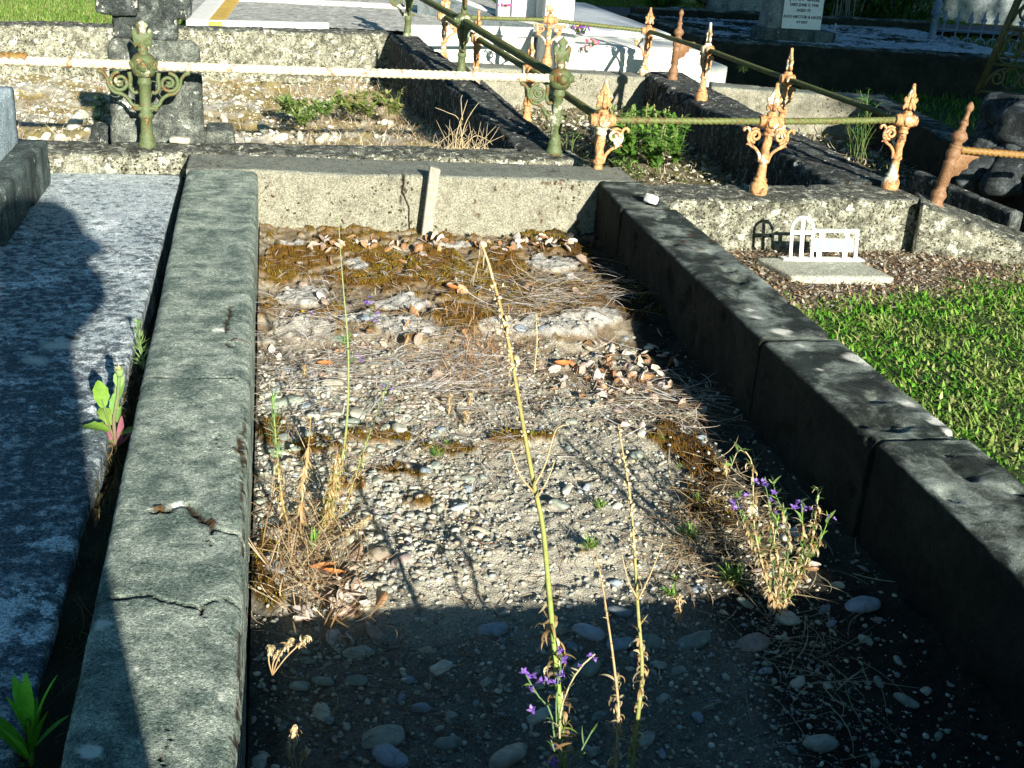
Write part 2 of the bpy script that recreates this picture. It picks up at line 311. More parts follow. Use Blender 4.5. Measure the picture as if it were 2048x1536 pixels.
def bar(P0, P1, wid, zt0, zt1, zb, dx=.012, r=.018, amp=.0035, seed=0, cracks=(), lip=0., wht=(), mos=(), wend=None, chips=0.):
    P0 = np.array(P0[:2], float); P1 = np.array(P1[:2], float); L = np.linalg.norm(P1-P0); t = (P1-P0)/L; nn = np.array([-t[1], t[0]])
    h = max(zt0, zt1)-zb; wend = wend or wid
    cs = []                                    # (u in -1..1, flag side/top, depth below top)
    k = max(3, int((h-r)/dx)); cs += [(-1, 0, h-(h-r)*i/k) for i in range(k)]
    cs += [(-1, 1, a) for a in np.linspace(0, math.pi/2, 5)]
    k = max(3, int((wid-2*r)/dx)); cs += [(-1+2*i/k, 2, 0) for i in range(1, k)]
    cs += [(1, 1, a) for a in np.linspace(math.pi/2, 0, 5)]
    k = max(3, int((h-r)/dx)); cs += [(1, 0, r+(h-r)*i/k) for i in range(1, k+1)]
    m = int(L/dx)+1; s = np.linspace(0, L, m); n = len(cs)
    U = np.zeros((m, n)); Z = np.zeros((m, n)); D = np.zeros((m, n, 3)); zt = zt0+(zt1-zt0)*s/L; W = (wid+(wend-wid)*s/L)/2
    for j, (u, fl, d) in enumerate(cs):
        if fl == 0:
            U[:, j] = u*W; Z[:, j] = np.maximum(zt-d, zb); D[:, j, :2] = nn*u
            if lip and u == -1: U[:, j] -= lip*float(sst(np.array(d), .03, .06))
            if d >= h-1e-6: Z[:, j] = zb
        elif fl == 1: U[:, j] = u*(W-r+r*math.cos(d)); Z[:, j] = zt-r+r*math.sin(d); D[:, j, :2] = nn*u*math.cos(d); D[:, j, 2] = math.sin(d)
        else: U[:, j] = u*(W-r); Z[:, j] = zt; D[:, j, 2] = 1
    V = np.zeros((m, n, 3)); V[:, :, :2] = P0+s[:, None, None]*t+U[:, :, None]*nn; V[:, :, 2] = Z
    V = V.reshape(-1, 3); D = D.reshape(-1, 3)
    nz = (fb(V, 3, 2, seed)-.5)*2*amp*1.6+(fb(V, 12, 3, seed+5)-.5)*amp*.8+(fb(V, 60, 3, seed+3)-.5)*2*amp*.7
    if chips:
        e = fb(V, 13, 3, seed+9); nz -= chips*sst(e, .62, .75)
    V2 = V+D*nz[:, None]; crk = np.zeros(len(V)); wh = np.zeros(len(V)); mo = np.zeros(len(V))
    wob = np.c_[fb(V, 35, 3, 91)-.5, fb(V, 35, 3, 92)-.5]*.02; Q = V[:, :2]+wob
    for line, cw, dep in cracks:
        line = np.asarray(line)[:, :2]; dd = np.full(len(V), 9.)
        for a, b in zip(line[:-1], line[1:]):
            ab = b-a; tt = np.clip(((Q-a)@ab)/(ab@ab+1e-12), 0, 1); dd = np.minimum(dd, np.linalg.norm(Q-a-tt[:, None]*ab, axis=1))
        f = 1-sst(dd, cw*.4, cw); crk = np.maximum(crk, f); V2 = V2-D*(f*dep)[:, None]
    for (c, rr) in wht: dd = np.linalg.norm(V[:, :2]-np.array(c)[:2]+wob*1.5, axis=1); wh = np.maximum(wh, 1-sst(dd, rr*.9, rr*1.3))
    for (c, rr) in mos: dd = np.linalg.norm(V[:, :2]-np.array(c)[:2]+wob*2.5, axis=1); mo = np.maximum(mo, 1-sst(dd, rr*.5, rr))
    V2[:, 2] += mo*.004
    i = np.arange(m-1)[:, None]; j = np.arange(n-1)[None]; F = np.stack([i*n+j, i*n+j+1, (i+1)*n+j+1, (i+1)*n+j], -1).reshape(-1, 4)
    mb = MB(); mb.add(V2, F); mb.n = len(V2)
    mb.F.append((np.array([n, n]), np.r_[np.arange(n)[::-1], (m-1)*n+np.arange(n)]))
    at = {'crk': crk, 'wht': wh, 'mos': mo}; return mb, at
def addbar(name, parent, mat, *a, **k):
    mb, at = bar(*a, **k); o = part(name, mb, mat, parent, True, at); recalc(o.data); return o
def ico(sub=1):
    import bmesh
    b = bmesh.new(); bmesh.ops.create_icosphere(b, subdivisions=sub, radius=1); V = np.array([v.co[:] for v in b.verts]); F = np.array([[v.index for v in f.verts] for f in b.faces]); b.free(); return V, F
ICO1 = ico(1); ICO2 = ico(2); ICO3 = ico(3)
def rstone(seed, tpl=ICO2, flat=.7, ang=.25):
    V, F = tpl; r = random.Random(seed); sh = np.array([1, r.uniform(.65, .95), r.uniform(flat*.75, flat)])
    d = 1+(vn(V+9, 1.3, seed)-.5)*ang*1.8+(vn(V+5, 3., seed+5)-.5)*ang*.5; V = V*d[:, None]
    V = np.sign(V)*np.abs(V)**r.uniform(.82, 1.0); return V*sh, F
def rotm(rs, n):
    q = rs.normal(size=(n, 4)); q /= np.linalg.norm(q, axis=1)[:, None]; w, x, y, z = q.T
    return np.stack([np.stack([1-2*(y*y+z*z), 2*(x*y-z*w), 2*(x*z+y*w)], -1), np.stack([2*(x*y+z*w), 1-2*(x*x+z*z), 2*(y*z-x*w)], -1), np.stack([2*(x*z-y*w), 2*(y*z+x*w), 1-2*(x*x+y*y)], -1)], -2)
def scatter(P, R, cols, rs, tpl=ICO1, flat=.65, full=False):
    V, F = tpl; n = len(P); out = MB(); K = 6
    for k in range(K):
        ix = np.arange(n)[k::K]
        if len(ix) == 0: continue
        Vk, _ = rstone(100+k, tpl, .9, .35); sh = np.c_[np.ones(len(ix)), rs.uniform(.6, 1, len(ix)), rs.uniform(flat*.6, flat, len(ix))]
        a = rs.uniform(0, 6.28, len(ix)); W = Vk[None]*sh[:, None]*R[ix][:, None, None]
        if full: W = np.einsum('nij,nvj->nvi', rotm(rs, len(ix)), W)
        else:
            tx = rs.normal(0, .25, len(ix)); W[:, :, 2] += W[:, :, 0]*tx[:, None]
            c, s = np.cos(a)[:, None], np.sin(a)[:, None]; x = W[:, :, 0]*c-W[:, :, 1]*s; y = W[:, :, 0]*s+W[:, :, 1]*c; W[:, :, 0] = x; W[:, :, 1] = y
        W += P[ix][:, None]; nv = len(V); FF = (F[None]+(np.arange(len(ix))*nv)[:, None, None]).reshape(-1, 3)
        out.add(W.reshape(-1, 3), FF, np.repeat(cols[ix], nv, 0))
    return out
def ribbons(P, A, Lh, Wd, rise, curl, cols, rs, seg=6, up=0.):
    """n curved strips: start P, heading A (radians), length, width, pitch at the start and its change along the strip"""
    n = len(P); out = MB(); pos = P.copy(); yaw = A.copy(); pit = rise.copy(); rows = []
    roll = rs.uniform(-.6, .6, n) if up == 0 else np.zeros(n)+rs.normal(0, up, n)
    for k in range(seg+1):
        t = k/seg; d = np.c_[np.cos(yaw)*np.cos(pit), np.sin(yaw)*np.cos(pit), np.sin(pit)]
        sd_ = np.c_[-np.sin(yaw), np.cos(yaw), roll*.6]; wdt = Wd*(1-t**2.2)*(.55+.9*min(t*3, 1)*.5)+.0001
        rows.append(pos-sd_*wdt[:, None]/2); rows.append(pos+sd_*wdt[:, None]/2)
        pos = pos+d*(Lh/seg)[:, None]; yaw = yaw+curl[:, 0]/seg; pit = pit+curl[:, 1]/seg
    V = np.stack(rows, 1); m = 2*(seg+1)
    f = np.array([[2*k, 2*k+1, 2*k+3, 2*k+2] for k in range(seg)]); F = (f[None]+(np.arange(n)*m)[:, None, None]).reshape(-1, 4)
    out.add(V.reshape(-1, 3), F, np.repeat(cols, m, 0)); return out
def pick(rs, n, pal, jit=.15):
    pal = np.array(pal, float); c = pal[rs.integers(0, len(pal), n)]; return np.clip(c*(1+rs.normal(0, jit, (n, 1))), .005, .95)
# ================================================================ ground
rs = np.random.default_rng(7)
def G(pts, z=0.): return [gp(u, v, z) for u, v in pts]
def ell(P, px, rx, ry=None, z=-.21):       # soft ellipse mask on the ground round a spot
    c = gp(*px, z); ry = ry or rx; q = ((P[:, 0]-c[0])/rx)**2+((P[:, 1]-c[1])/ry)**2; return np.clip(1.2-q, 0, 1)
# big lawn sheet reaching the horizon
def lawnh(P):
    z = np.full(len(P), -.325)+(fb(P, 1.3, 3, 5)-.5)*.03
    z += .10*sst(P[:, 1], 3.9, 5.)*(1-sst(P[:, 1], 8, 9))*(1-sst(P[:, 0], -.6, .0)); z += .07*sst(P[:, 1], 5.5, 8.)*sst(P[:, 0], 1., 3.)
    z += .022*sst(P[:, 0], 1.33, 1.40)*(1-sst(P[:, 1], .15, .25))
    z -= .22*sst(P[:, 1], .22, .34)*(1-sst(P[:, 1], 3.75, 3.95))*(1-sst(P[:, 0], 3.55, 3.8))
    return z
def grid(x0, x1, y0, y1, d):
    X = np.linspace(x0, x1, int((x1-x0)/d)+1); Y = np.linspace(y0, y1, int((y1-y0)/d)+1); xx, yy = np.meshgrid(X, Y); n, m = xx.shape
    i = np.arange(n-1)[:, None]; j = np.arange(m-1)[None]; F = np.stack([i*m+j, i*m+j+1, (i+1)*m+j+1, (i+1)*m+j], -1).reshape(-1, 4)
    return np.c_[xx.ravel(), yy.ravel()], F
LE0 = gp(1640, 605, -.30); LE1 = gp(2048, 545, -.30)
def lawn_edge(x): return LE0[1]+(np.asarray(x)-LE0[0])*(LE1[1]-LE0[1])/(LE1[0]-LE0[0])
mb = MB(); P, F = grid(-3, 9, -4.6, 12, .05); z = lawnh(P)
gcol = np.tile([.035, .06, .015], (len(P), 1)); lit = (1-sst(P[:, 1], -.95, -.55+0*P[:, 1])) ; n1 = fb(P, 3, 4, 3)
lit = sst(P[:, 1]+(n1-.5)*.35-lawn_edge(P[:, 0]), -.08, .06)*(1-sst(P[:, 1], .4, .6))
gcol = gcol*(1-lit[:, None])+np.array([.17, .12, .075])*lit[:, None]
mb.add(np.c_[P, z], F, gcol)
# skirt to the horizon
B = np.array([[-3, -4.6], [9, -4.6], [9, 12], [-3, 12]]); O = np.array([[-200, -200], [200, -200], [200, 200], [-200, 200]])
for k in range(4):
    k2 = (k+1) % 4; mb.add(np.array([[*O[k], -.34], [*O[k2], -.34], [*B[k2], -.34], [*B[k], -.34]]), [[0, 1, 2, 3]], (.035, .055, .015))
single('ground', mb, M['ground'], None, None, kind='structure', loc=(0, 0, 0))
# ---- soil and gravel inside the near grave
mb = MB(); P, F = grid(.005, 1.23, -3.14, .01, .0055)
n1 = fb(P, 6, 4, 11); n2 = fb(P, 28, 3, 12); n3 = vn(P, 120, 13); n4 = vn(P, 55, 17)
z = -.232+(n1-.5)*.03+(n2-.5)*.014+(n3-.5)*.005+(n4-.5)*.004
far = sst(P[:, 1]+(n1-.5)*.25, -1.12, -.92); z += far*.028
LUMP = [((600, 590), .10, .10), ((715, 532), .05, .07), ((795, 608), .10, .07), ((600, 655), .10, .09), ((820, 655), .10, .09), ((1105, 528), .10, .08), ((1120, 650), .17, .08), ((1210, 680), .08, .06), ((1000, 650), .08, .06), ((590, 490), .06, .05), ((900, 495), .09, .03), ((730, 640), .08, .05), ((780, 700), .09, .05), ((1160, 480), .07, .05), ((1190, 635), .10, .06)]
lum = np.zeros(len(P))
for c, a, b in LUMP: lum = np.maximum(lum, ell(P, c, a, b, -.20))
lumf = sst(lum+(n2-.5)*1.3+(n1-.5)*.6, .35, .62)*far; z += lumf*.010*(.6+n2)+lumf*(vn(P, 90, 19)-.5)*.006
MOSS = [((600, 515), .13, .16), ((700, 560), .10, .12), ((760, 530), .12, .18), ((880, 540), .16, .25), ((1000, 560), .18, .25), ((1120, 580), .16, .12), ((1150, 510), .05, .2), ((930, 640), .12, .12), ((665, 628), .05, .04), ((760, 570), .12, .1), ((560, 560), .05, .12), ((1060, 620), .09, .06), ((690, 505), .12, .06),
        ((540, 1130), .035, .17), ((790, 920), .05, .04), ((840, 985), .045, .03), ((700, 960), .04, .03), ((1390, 900), .06, .17), ((1340, 870), .05, .1), ((1420, 1010), .05, .1), ((900, 880), .08, .04), ((620, 880), .09, .05), ((1040, 860), .1, .04), ((760, 860), .1, .05), ((830, 930), .03, .03), ((550, 850), .05, .1)]
mo = np.zeros(len(P))
for c, a, b in MOSS: mo = np.maximum(mo, ell(P, c, a, b, -.21))
mo = np.maximum(mo, .42*far); mossf = sst(mo+(n2-.5)*1.1+(n1-.5)*.8, .42, .66)*(1-lumf); z += mossf*.011*(.5+n4)
edge = np.minimum(np.minimum(P[:, 0], 1.2-P[:, 0]), .3); z += .012*(1-sst(edge, 0, .06))
grit = np.array([.54, .50, .39])*(.75+.5*n3[:, None]); brn = np.array([.28, .21, .13])*(.7+.6*n2[:, None])
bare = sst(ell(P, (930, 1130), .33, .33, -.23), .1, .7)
shadep = sst(P[:, 1]+(n1-.5)*.3, -2.28, -2.42)                              # near-end mask over the kerb's shadow, not applied to the colour
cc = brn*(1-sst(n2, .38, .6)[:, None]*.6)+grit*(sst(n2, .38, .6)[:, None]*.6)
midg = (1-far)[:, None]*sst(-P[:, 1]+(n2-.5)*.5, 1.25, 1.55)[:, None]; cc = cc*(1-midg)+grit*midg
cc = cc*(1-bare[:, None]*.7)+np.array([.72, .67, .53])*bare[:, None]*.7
cc = cc*(1-.0*shadep[:, None])+0
wd = (1-sst(-P[:, 1]+(n1-.5)*.3, 2.2, 2.45)); cc = cc*(wd[:, None]*.55+.45)  # soil painted darker at the near end to deepen the kerb's shadow
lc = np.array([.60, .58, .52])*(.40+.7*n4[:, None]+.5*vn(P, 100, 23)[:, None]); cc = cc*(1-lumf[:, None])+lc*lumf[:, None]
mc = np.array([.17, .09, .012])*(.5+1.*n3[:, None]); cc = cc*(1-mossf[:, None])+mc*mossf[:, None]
rsd = sst(P[:, 0]+(n1-.5)*.16+.16*sst(-P[:, 1], 1.6, 2.6)+.10*sst(-P[:, 1], .8, 1.6), 1.02, 1.12); cc = cc*(1-rsd[:, None]*.88)+np.array([.012, .010, .006])*rsd[:, None]*.88  # near-black humus band by the right wall, with the wall's shade painted in
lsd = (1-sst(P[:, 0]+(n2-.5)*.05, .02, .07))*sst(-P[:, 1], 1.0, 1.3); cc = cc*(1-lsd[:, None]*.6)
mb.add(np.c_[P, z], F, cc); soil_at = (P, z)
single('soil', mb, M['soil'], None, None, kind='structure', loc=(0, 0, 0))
nx = int((1.23-.005)/.0055)+1; ny = int((3.15)/.0055)+1; ZG = z.reshape(ny, nx); MG = mossf.reshape(ny, nx)
def soilz(x, y, A=None):
    A = ZG if A is None else A
    i = np.clip(((np.asarray(y)+3.14)/3.15*(ny-1)).round().astype(int), 0, ny-1); j = np.clip(((np.asarray(x)-.005)/1.225*(nx-1)).round().astype(int), 0, nx-1); return A[i, j]
def on(u, v, z0=-.22):
    p = gp(u, v, z0)
    for _ in range(3): p = gp(u, v, float(soilz(p[0], p[1])))
    return p
# ================================================================ near grave kerb
g1 = thing('grave_kerb', 'cracked grey concrete kerb around the long gravel grave in front', 'grave kerb', (.6, -1.5, -.25))
LC = [(G([(300, 1022), (340, 1022), (370, 1008), (400, 1034), (425, 1060), (455, 1061), (492, 1074)]), .0035, .006), (G([(372, 1010), (398, 1034), (424, 1058)]), .008, .003), (G([(305, 1023), (345, 1024)]), .007, .004),
      (G([(425, 1060), (418, 1095)]), .0025, .006), (G([(185, 1200), (245, 1195), (300, 1189), (322, 1204), (360, 1214), (398, 1216), (420, 1203), (450, 1200), (478, 1206)]), .0030, .006), (G([(398, 1216), (408, 1236)]), .003, .006),
      (G([(342, 1462), (330, 1500), (322, 1536)]), .0022, .005), (G([(463, 612), (458, 640), (446, 665)]), .006, .005), (G([(452, 685), (462, 696)]), .006, .004), (G([(490, 775), (470, 757), (420, 757)]), .0025, .006),
      (G([(490, 860), (478, 890), (488, 920)]), .006, .006), (G([(420, 757), (300, 757)]), .0016, .003), (G([(487, 830), (492, 870), (489, 930), (486, 1000), (484, 1100)]), .0024, .001), (G([(484, 1240), (480, 1300), (476, 1380), (474, 1530)]), .0026, .0012), (G([(430, 870), (438, 905)]), .003, .005), (G([(320, 675), (350, 672)]), .002, .004)]
LW = [(gp(437, 660, 0), .009), (gp(362, 1012, 0), .006), (gp(203, 1250, 0), .013), (gp(186, 1500, 0), .012), (gp(445, 1397, 0), .005), (gp(425, 845, 0), .005), (gp(380, 700, 0), .004), (gp(275, 1340, 0), .004)]
LM = [(gp(483, 640, -.01), .008), (gp(487, 690, -.01), .008), (gp(480, 880, 0), .014), (gp(470, 905, 0), .012), (gp(490, 900, 0), .012), (gp(466, 680, 0), .007), (gp(425, 1050, 0), .014), (gp(325, 1022, 0), .01)]
addbar('kerb', g1, M['kerb'], (-.098, -3.14), (-.118, -.002), .196, 0, .002, -.30, dx=.0044, r=.022, amp=0.0016, seed=3, cracks=LC, lip=.0, wht=LW, mos=LM, wend=.236)
FM = [(gp(u_, v_, 0), r_) for u_, v_, r_ in [(560, 350, .006), (590, 352, .006), (630, 350, .005), (700, 353, .006), (770, 352, .005), (900, 356, .006), (960, 357, .008), (1010, 358, .007), (1090, 360, .009), (1120, 360, .008), (1165, 362, .010), (1230, 345, .010), (1250, 356, .012), (1285, 360, .010)]]+[(gp(1160+30*k, 375+12*(k % 3), 0), .009) for k in range(4)]+[(gp(500, 330, 0), .01), (gp(640, 322, 0), .012), (gp(1010, 318, 0), .01)]
o = addbar('kerb', g1, M['kerb_wall'], (-.236, .125), (1.345, .125), .248, .002, 0, -.30, dx=.0085, r=.016, amp=.003, seed=8,
           cracks=[([yp(805, 345, .02), yp(806, 345, .001)], .006, .01)], mos=FM)
RCK = []
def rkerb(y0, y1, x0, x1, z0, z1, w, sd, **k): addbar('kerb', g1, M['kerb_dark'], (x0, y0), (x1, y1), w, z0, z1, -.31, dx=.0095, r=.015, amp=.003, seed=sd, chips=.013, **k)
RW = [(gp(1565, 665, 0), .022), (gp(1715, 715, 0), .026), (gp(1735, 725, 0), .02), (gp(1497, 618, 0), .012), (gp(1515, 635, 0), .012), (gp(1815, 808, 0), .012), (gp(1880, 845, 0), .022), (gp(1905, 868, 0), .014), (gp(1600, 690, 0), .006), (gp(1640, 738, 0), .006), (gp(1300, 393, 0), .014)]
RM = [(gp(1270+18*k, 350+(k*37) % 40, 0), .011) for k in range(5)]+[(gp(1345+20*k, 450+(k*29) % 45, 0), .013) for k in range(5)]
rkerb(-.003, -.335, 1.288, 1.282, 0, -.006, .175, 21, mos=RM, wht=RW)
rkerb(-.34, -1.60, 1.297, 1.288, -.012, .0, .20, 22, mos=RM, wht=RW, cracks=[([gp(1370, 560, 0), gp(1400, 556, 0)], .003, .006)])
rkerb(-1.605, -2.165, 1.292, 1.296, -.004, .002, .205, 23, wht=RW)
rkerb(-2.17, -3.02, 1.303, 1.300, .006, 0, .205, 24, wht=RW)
addbar('kerb', g1, M['kerb'], (-.21, -3.25), (1.41, -3.25), .225, .045, .045, -.30, dx=.02, r=.02, seed=31)
# the long wall crack: a thin root-filled split on the far kerb's inner face
pts = [(806, 345), (807, 365), (805, 385), (812, 402), (819, 418), (817, 440), (820, 455), (816, 478)]
cr = [yp(u, v, -.0025)+np.array([0, -.004, 0]) for u, v in pts]; cr = np.array(cr)
tt = np.linspace(0, len(cr)-1, 40); ci = np.stack([np.interp(tt, range(len(cr)), cr[:, k]) for k in range(3)], 1); ci[:, 0] += (fb(ci*1., 60, 3, 4)-.5)*.012
mbc = MB(); mbc.add(*tube(ci, .0021, 4), (.035, .028, .018)); part('crack', mbc, M['wood'], g1)
# mossy sprig at its top
# ---- timber stake
st = MB(); V, F = box(-.0185, .0185, -.016, .016, 0, .30, .003); a = yp(850, 492, -.075); b = yp(870, 335, -.06)
V[:, 2] *= 1.0; V = V + 0; H = b[2]-a[2]+.02; k = V[:, 2]/.30; V = np.c_[a[0]+V[:, 0]+(b[0]-a[0])*k+.003*np.sin(k*3), -.055+V[:, 1]+(-.01)*(1-k), a[2]-.02+H*k-V[:, 0]*.25*(k > .5)]
st.add(V, F, (.36, .34, .27)); single('timber_stake', st, M['wood'], 'short grey timber stake leaning against the far inside wall of the gravel grave', 'stake', smooth=False)
# ---- left concrete slab and its block with a pale pedestal
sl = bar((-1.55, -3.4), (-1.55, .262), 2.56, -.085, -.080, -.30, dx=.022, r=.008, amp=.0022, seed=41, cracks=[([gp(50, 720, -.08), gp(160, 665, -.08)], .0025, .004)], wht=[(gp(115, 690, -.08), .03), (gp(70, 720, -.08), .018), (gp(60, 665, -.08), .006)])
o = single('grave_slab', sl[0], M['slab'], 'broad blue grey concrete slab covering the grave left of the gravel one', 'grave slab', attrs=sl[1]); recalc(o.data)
hs_ = thing('headstone', 'dark weathered stone block with a pale bluish headstone on it, at the left edge', 'headstone', (-1.1, -.3, -.08))
addbar('base', hs_, M['block'], (-1.19, -.66), (-1.19, .10), 1.0, .075, .065, -.079, dx=.014, r=.014, amp=.003, seed=43, chips=.008)
addbar('slab', hs_, M['pale_slab'], (-1.03, -.30), (-1.03, .02), .53, .25, .25, .072, dx=.02, r=.012, amp=.002, seed=44)
# debris in the gap between slab and kerb
mb = MB(); P, F = grid(-.285, -.19, -3.05, .24, .01); n1 = fb(P, 14, 3, 61); z = -.175+(n1-.5)*.03+.07*(1-sst(P[:, 1], -2.3, -1.7))
mb.add(np.c_[P, z], F, np.array([.06, .05, .025])*(.5+n1[:, None])); single('soil', mb, M['soil'], None, None, kind='structure', loc=(0, 0, 0))
# ================================================================ the iron-railed grave behind (green posts)
KA = gp(1068, 284, 0); KB = gp(814, 77, 0); kd = (KB-KA)/np.linalg.norm(KB-KA); K0 = KA-kd*.19; K1 = KB+kd*.16
c2 = thing('grave_kerb', 'lichen spotted kerb of the weedy grave with green iron posts', 'grave kerb', (0, 2.2, -.3))
addbar('kerb', c2, M['lichen_wall'], (-1.75, .262), (1.235, .487), .21, -.004, -.004, -.31, dx=.013, r=.02, amp=.005, seed=51, chips=.012)
addbar('kerb', c2, M['lichen_top'], K0+kd*.02, K1, .20, .004, .004, -.42, dx=.015, r=.02, amp=.006, seed=52, chips=.014)
BL = gp(0, 48, 0); BR = gp(780, 68, 0); bd_ = (BR-BL)/np.linalg.norm(BR-BL); nb = np.array([-bd_[1], bd_[0], 0])*.10
addbar('kerb', c2, M['lichen_wall'], BL-bd_*1.2+nb, BR+bd_*.03+nb, .20, 0, 0, -.42, dx=.018, r=.02, amp=.006, seed=53, chips=.014)
mb = MB(); P, F = grid(-2.4, 1.15, .3, 4.1, .02); n1 = fb(P, 4, 4, 71); n2 = fb(P, 22, 3, 72); n3 = vn(P, 70, 73)
z2 = -.245+(n1-.5)*.08+(n2-.5)*.03+(n3-.5)*.012-.07*sst(P[:, 1], 1.4, 3.)
dry = np.array([.50, .42, .27])*(.5+n2[:, None]); peb = np.array([.62, .59, .48])*(.4+1.1*n3[:, None]); wl = sst(n1-.12*P[:, 0], .42, .56)[:, None]
c = dry*(1-wl)+peb*wl; br = sst(fb(P, 7, 3, 75), .48, .60)[:, None]; c = c*(1-br*.75)+np.array([.34, .26, .05])*br*.75
mb.add(np.c_[P, z2], F, c); single('soil', mb, M['soil'], None, None, kind='structure', loc=(0, 0, 0))
n2y = int(3.8/.02)+1; n2x = int(3.55/.02)+1; Z2 = z2.reshape(n2y, n2x)
def s2z(x, y): return Z2[np.clip(((np.asarray(y)-.3)/3.8*(n2y-1)).round().astype(int), 0, n2y-1), np.clip(((np.asarray(x)+2.4)/3.55*(n2x-1)).round().astype(int), 0, n2x-1)]
# ---- iron posts -------------------------------------------------
def spiral(c, r0, turns, sgn, a0, n=26, k=.22):
    P = []
    for i in range(n): t = i/(n-1); a = a0+sgn*t*turns*2*math.pi; r = r0*(1-t)+r0*k*t; P.append((c[0]+r*math.cos(a), 0, c[1]+r*math.sin(a)))
    return P
def cat(P, n=24):
    P = np.array(P, float); d = np.r_[0, np.cumsum(np.linalg.norm(np.diff(P, axis=0), axis=1))]; t = np.linspace(0, d[-1], n)
    # Catmull-Rom through the points
    out = []
    for x in t:
        i = min(np.searchsorted(d, x, 'right')-1, len(P)-2); u = (x-d[i])/(d[i+1]-d[i]+1e-12); a = P[max(i-1, 0)]; b = P[i]; c = P[i+1]; e = P[min(i+2, len(P)-1)]
        out.append(.5*((2*b)+(-a+c)*u+(2*a-5*b+4*c-e)*u*u+(-a+3*b-3*c+e)*u**3))
    return np.array(out)
def scroll_green(sx):
    m = MB(); X = lambda L: [(p[0]*sx, 0, p[1]) for p in L]
    m.add(*tube(cat(X([(.022, .138), (.045, .143), (.058, .165), (.078, .180), (.105, .188), (.122, .212), (.126, .236), (.140, .254), (.158, .262)]), 30), np.r_[np.linspace(.0075, .0065, 26), .007, .009, .009, .006], 7))
    m.add(*tube(np.array(spiral((.083*sx, .222), .036, 1.7, -sx, math.pi/2 if sx > 0 else math.pi/2, 40, .2)), np.linspace(.0075, .006, 40), 7))
    m.add(*lathe([(.001, -.008), (.008, -.005), (.010, 0), (.008, .005), (.001, .008)], 8, (.083*sx, 0, .222)))
    m.add(*tube(cat(X([(.050, .258), (.047, .235), (.049, .205), (.036, .186), (.024, .190)]), 16), np.linspace(.0085, .007, 16), 7)); return m
def fleur(kind):
    if kind == 'green':
        o = [(-.013, .335), (.013, .335), (.016, .345), (.028, .365), (.026, .385), (.036, .400), (.024, .412), (.012, .395), (.011, .405), (.022, .418), (.0, .443), (-.022, .418), (-.011, .405), (-.012, .395), (-.024, .412), (-.036, .400), (-.026, .385), (-.028, .365), (-.016, .345)]
        o = [(-.013, .335), (.013, .335), (.017, .350), (.028, .340), (.031, .362), (.035, .388), (.037, .398), (.024, .410), (.015, .396), (.013, .380), (.012, .405), (.021, .420), (0, .440), (-.021, .420), (-.012, .405), (-.013, .380), (-.015, .396), (-.024, .410), (-.037, .398), (-.035, .388), (-.031, .362), (-.028, .340), (-.017, .350)]
        return ext(o, .016)
    o = [(-.009, .322), (.009, .322), (.013, .335), (.026, .322), (.030, .338), (.024, .350), (.033, .366), (.024, .378), (.014, .366), (.020, .386), (.012, .398), (.006, .420), (.0045, .428), (0, .432), (-.0045, .428), (-.006, .420), (-.012, .398), (-.020, .386), (-.014, .366), (-.024, .378), (-.033, .366), (-.024, .350), (-.030, .338), (-.026, .322), (-.013, .335)]
    return ext(o, .014)
def green_parts(dirs):
    sh = MB(); sh.add(*lathe([(.033, -.02), (.032, .004), (.028, .012), (.0255, .028), (.027, .034), (.024, .038), (.0215, .045), (.0205, .095), (.0245, .099), (.026, .106), (.0245, .113), (.0205, .117), (.020, .165), (.0195, .212), (.0235, .216), (.025, .222), (.0235, .230), (.021, .234), (.023, .244)], 20))
    for s in (-1, 1): sh.add(*lathe([(.001, -.011), (.009, -.007), (.012, 0), (.009, .007), (.001, .011)], 10, (.034*s, 0, .132)))
    V, F = box(-.036, .036, -.014, .014, .125, .140, .004); sh.add(V, F)
    bs = MB(); oc = [(.027, .243), (.036, .250), (.042, .262), (.043, .282), (.042, .302), (.036, .314), (.024, .322)]
    V, F = lathe(oc, 8); V = xf(V, math.pi/8); bs.add(V, F)
    for k in range(4):
        V, F = lathe([(.022, 0), (.024, .006), (.019, .010), (.016, .020), (.009, .026), (.0005, .028)], 14); V = xf(V, 0, (0, 0, 0), math.pi/2); V = xf(V, k*math.pi/2, (0, 0, .283)); V[:, :2] += np.array([math.cos(k*math.pi/2), math.sin(k*math.pi/2)])*.030; bs.add(V, F)
    bs.add(*lathe([(.022, .318), (.016, .324), (.0175, .330), (.019, .336), (.015, .345), (.012, .36)], 14))
    fi = MB(); fi.add(*fleur('green')); fi.add(*tube([(0, 0, .335), (0, 0, .36), (0, 0, .40), (0, 0, .425)], [.012, .009, .008, .003], 6))
    return {'shaft': [sh], 'boss': [bs], 'finial': [fi], 'scroll': [(scroll_green(1), d) for d in dirs]}
def scroll_orange(sx):
    m = MB(); X = lambda L: [(p[0]*sx, 0, p[1]) for p in L]
    m.add(*tube(cat(X([(.018, .122), (.024, .150), (.042, .172), (.060, .182), (.078, .190), (.086, .186)]), 18), np.r_[np.linspace(.007, .0065, 14), .006, .005, .004, .002], 6))
    m.add(*tube(np.array(spiral((.052*sx, .222), .025, 1.5, sx, -math.pi/2, 30, .25)), np.linspace(.0065, .006, 30), 6))
    m.add(*tube(cat(X([(.056, .182), (.074, .196), (.083, .216), (.080, .240), (.092, .254), (.104, .248), (.103, .238)]), 20), np.r_[np.linspace(.0065, .006, 17), .007, .007, .005], 6))
    m.add(*tube(cat(X([(.040, .246), (.058, .252), (.074, .246)]), 8), .005, 6)); return m
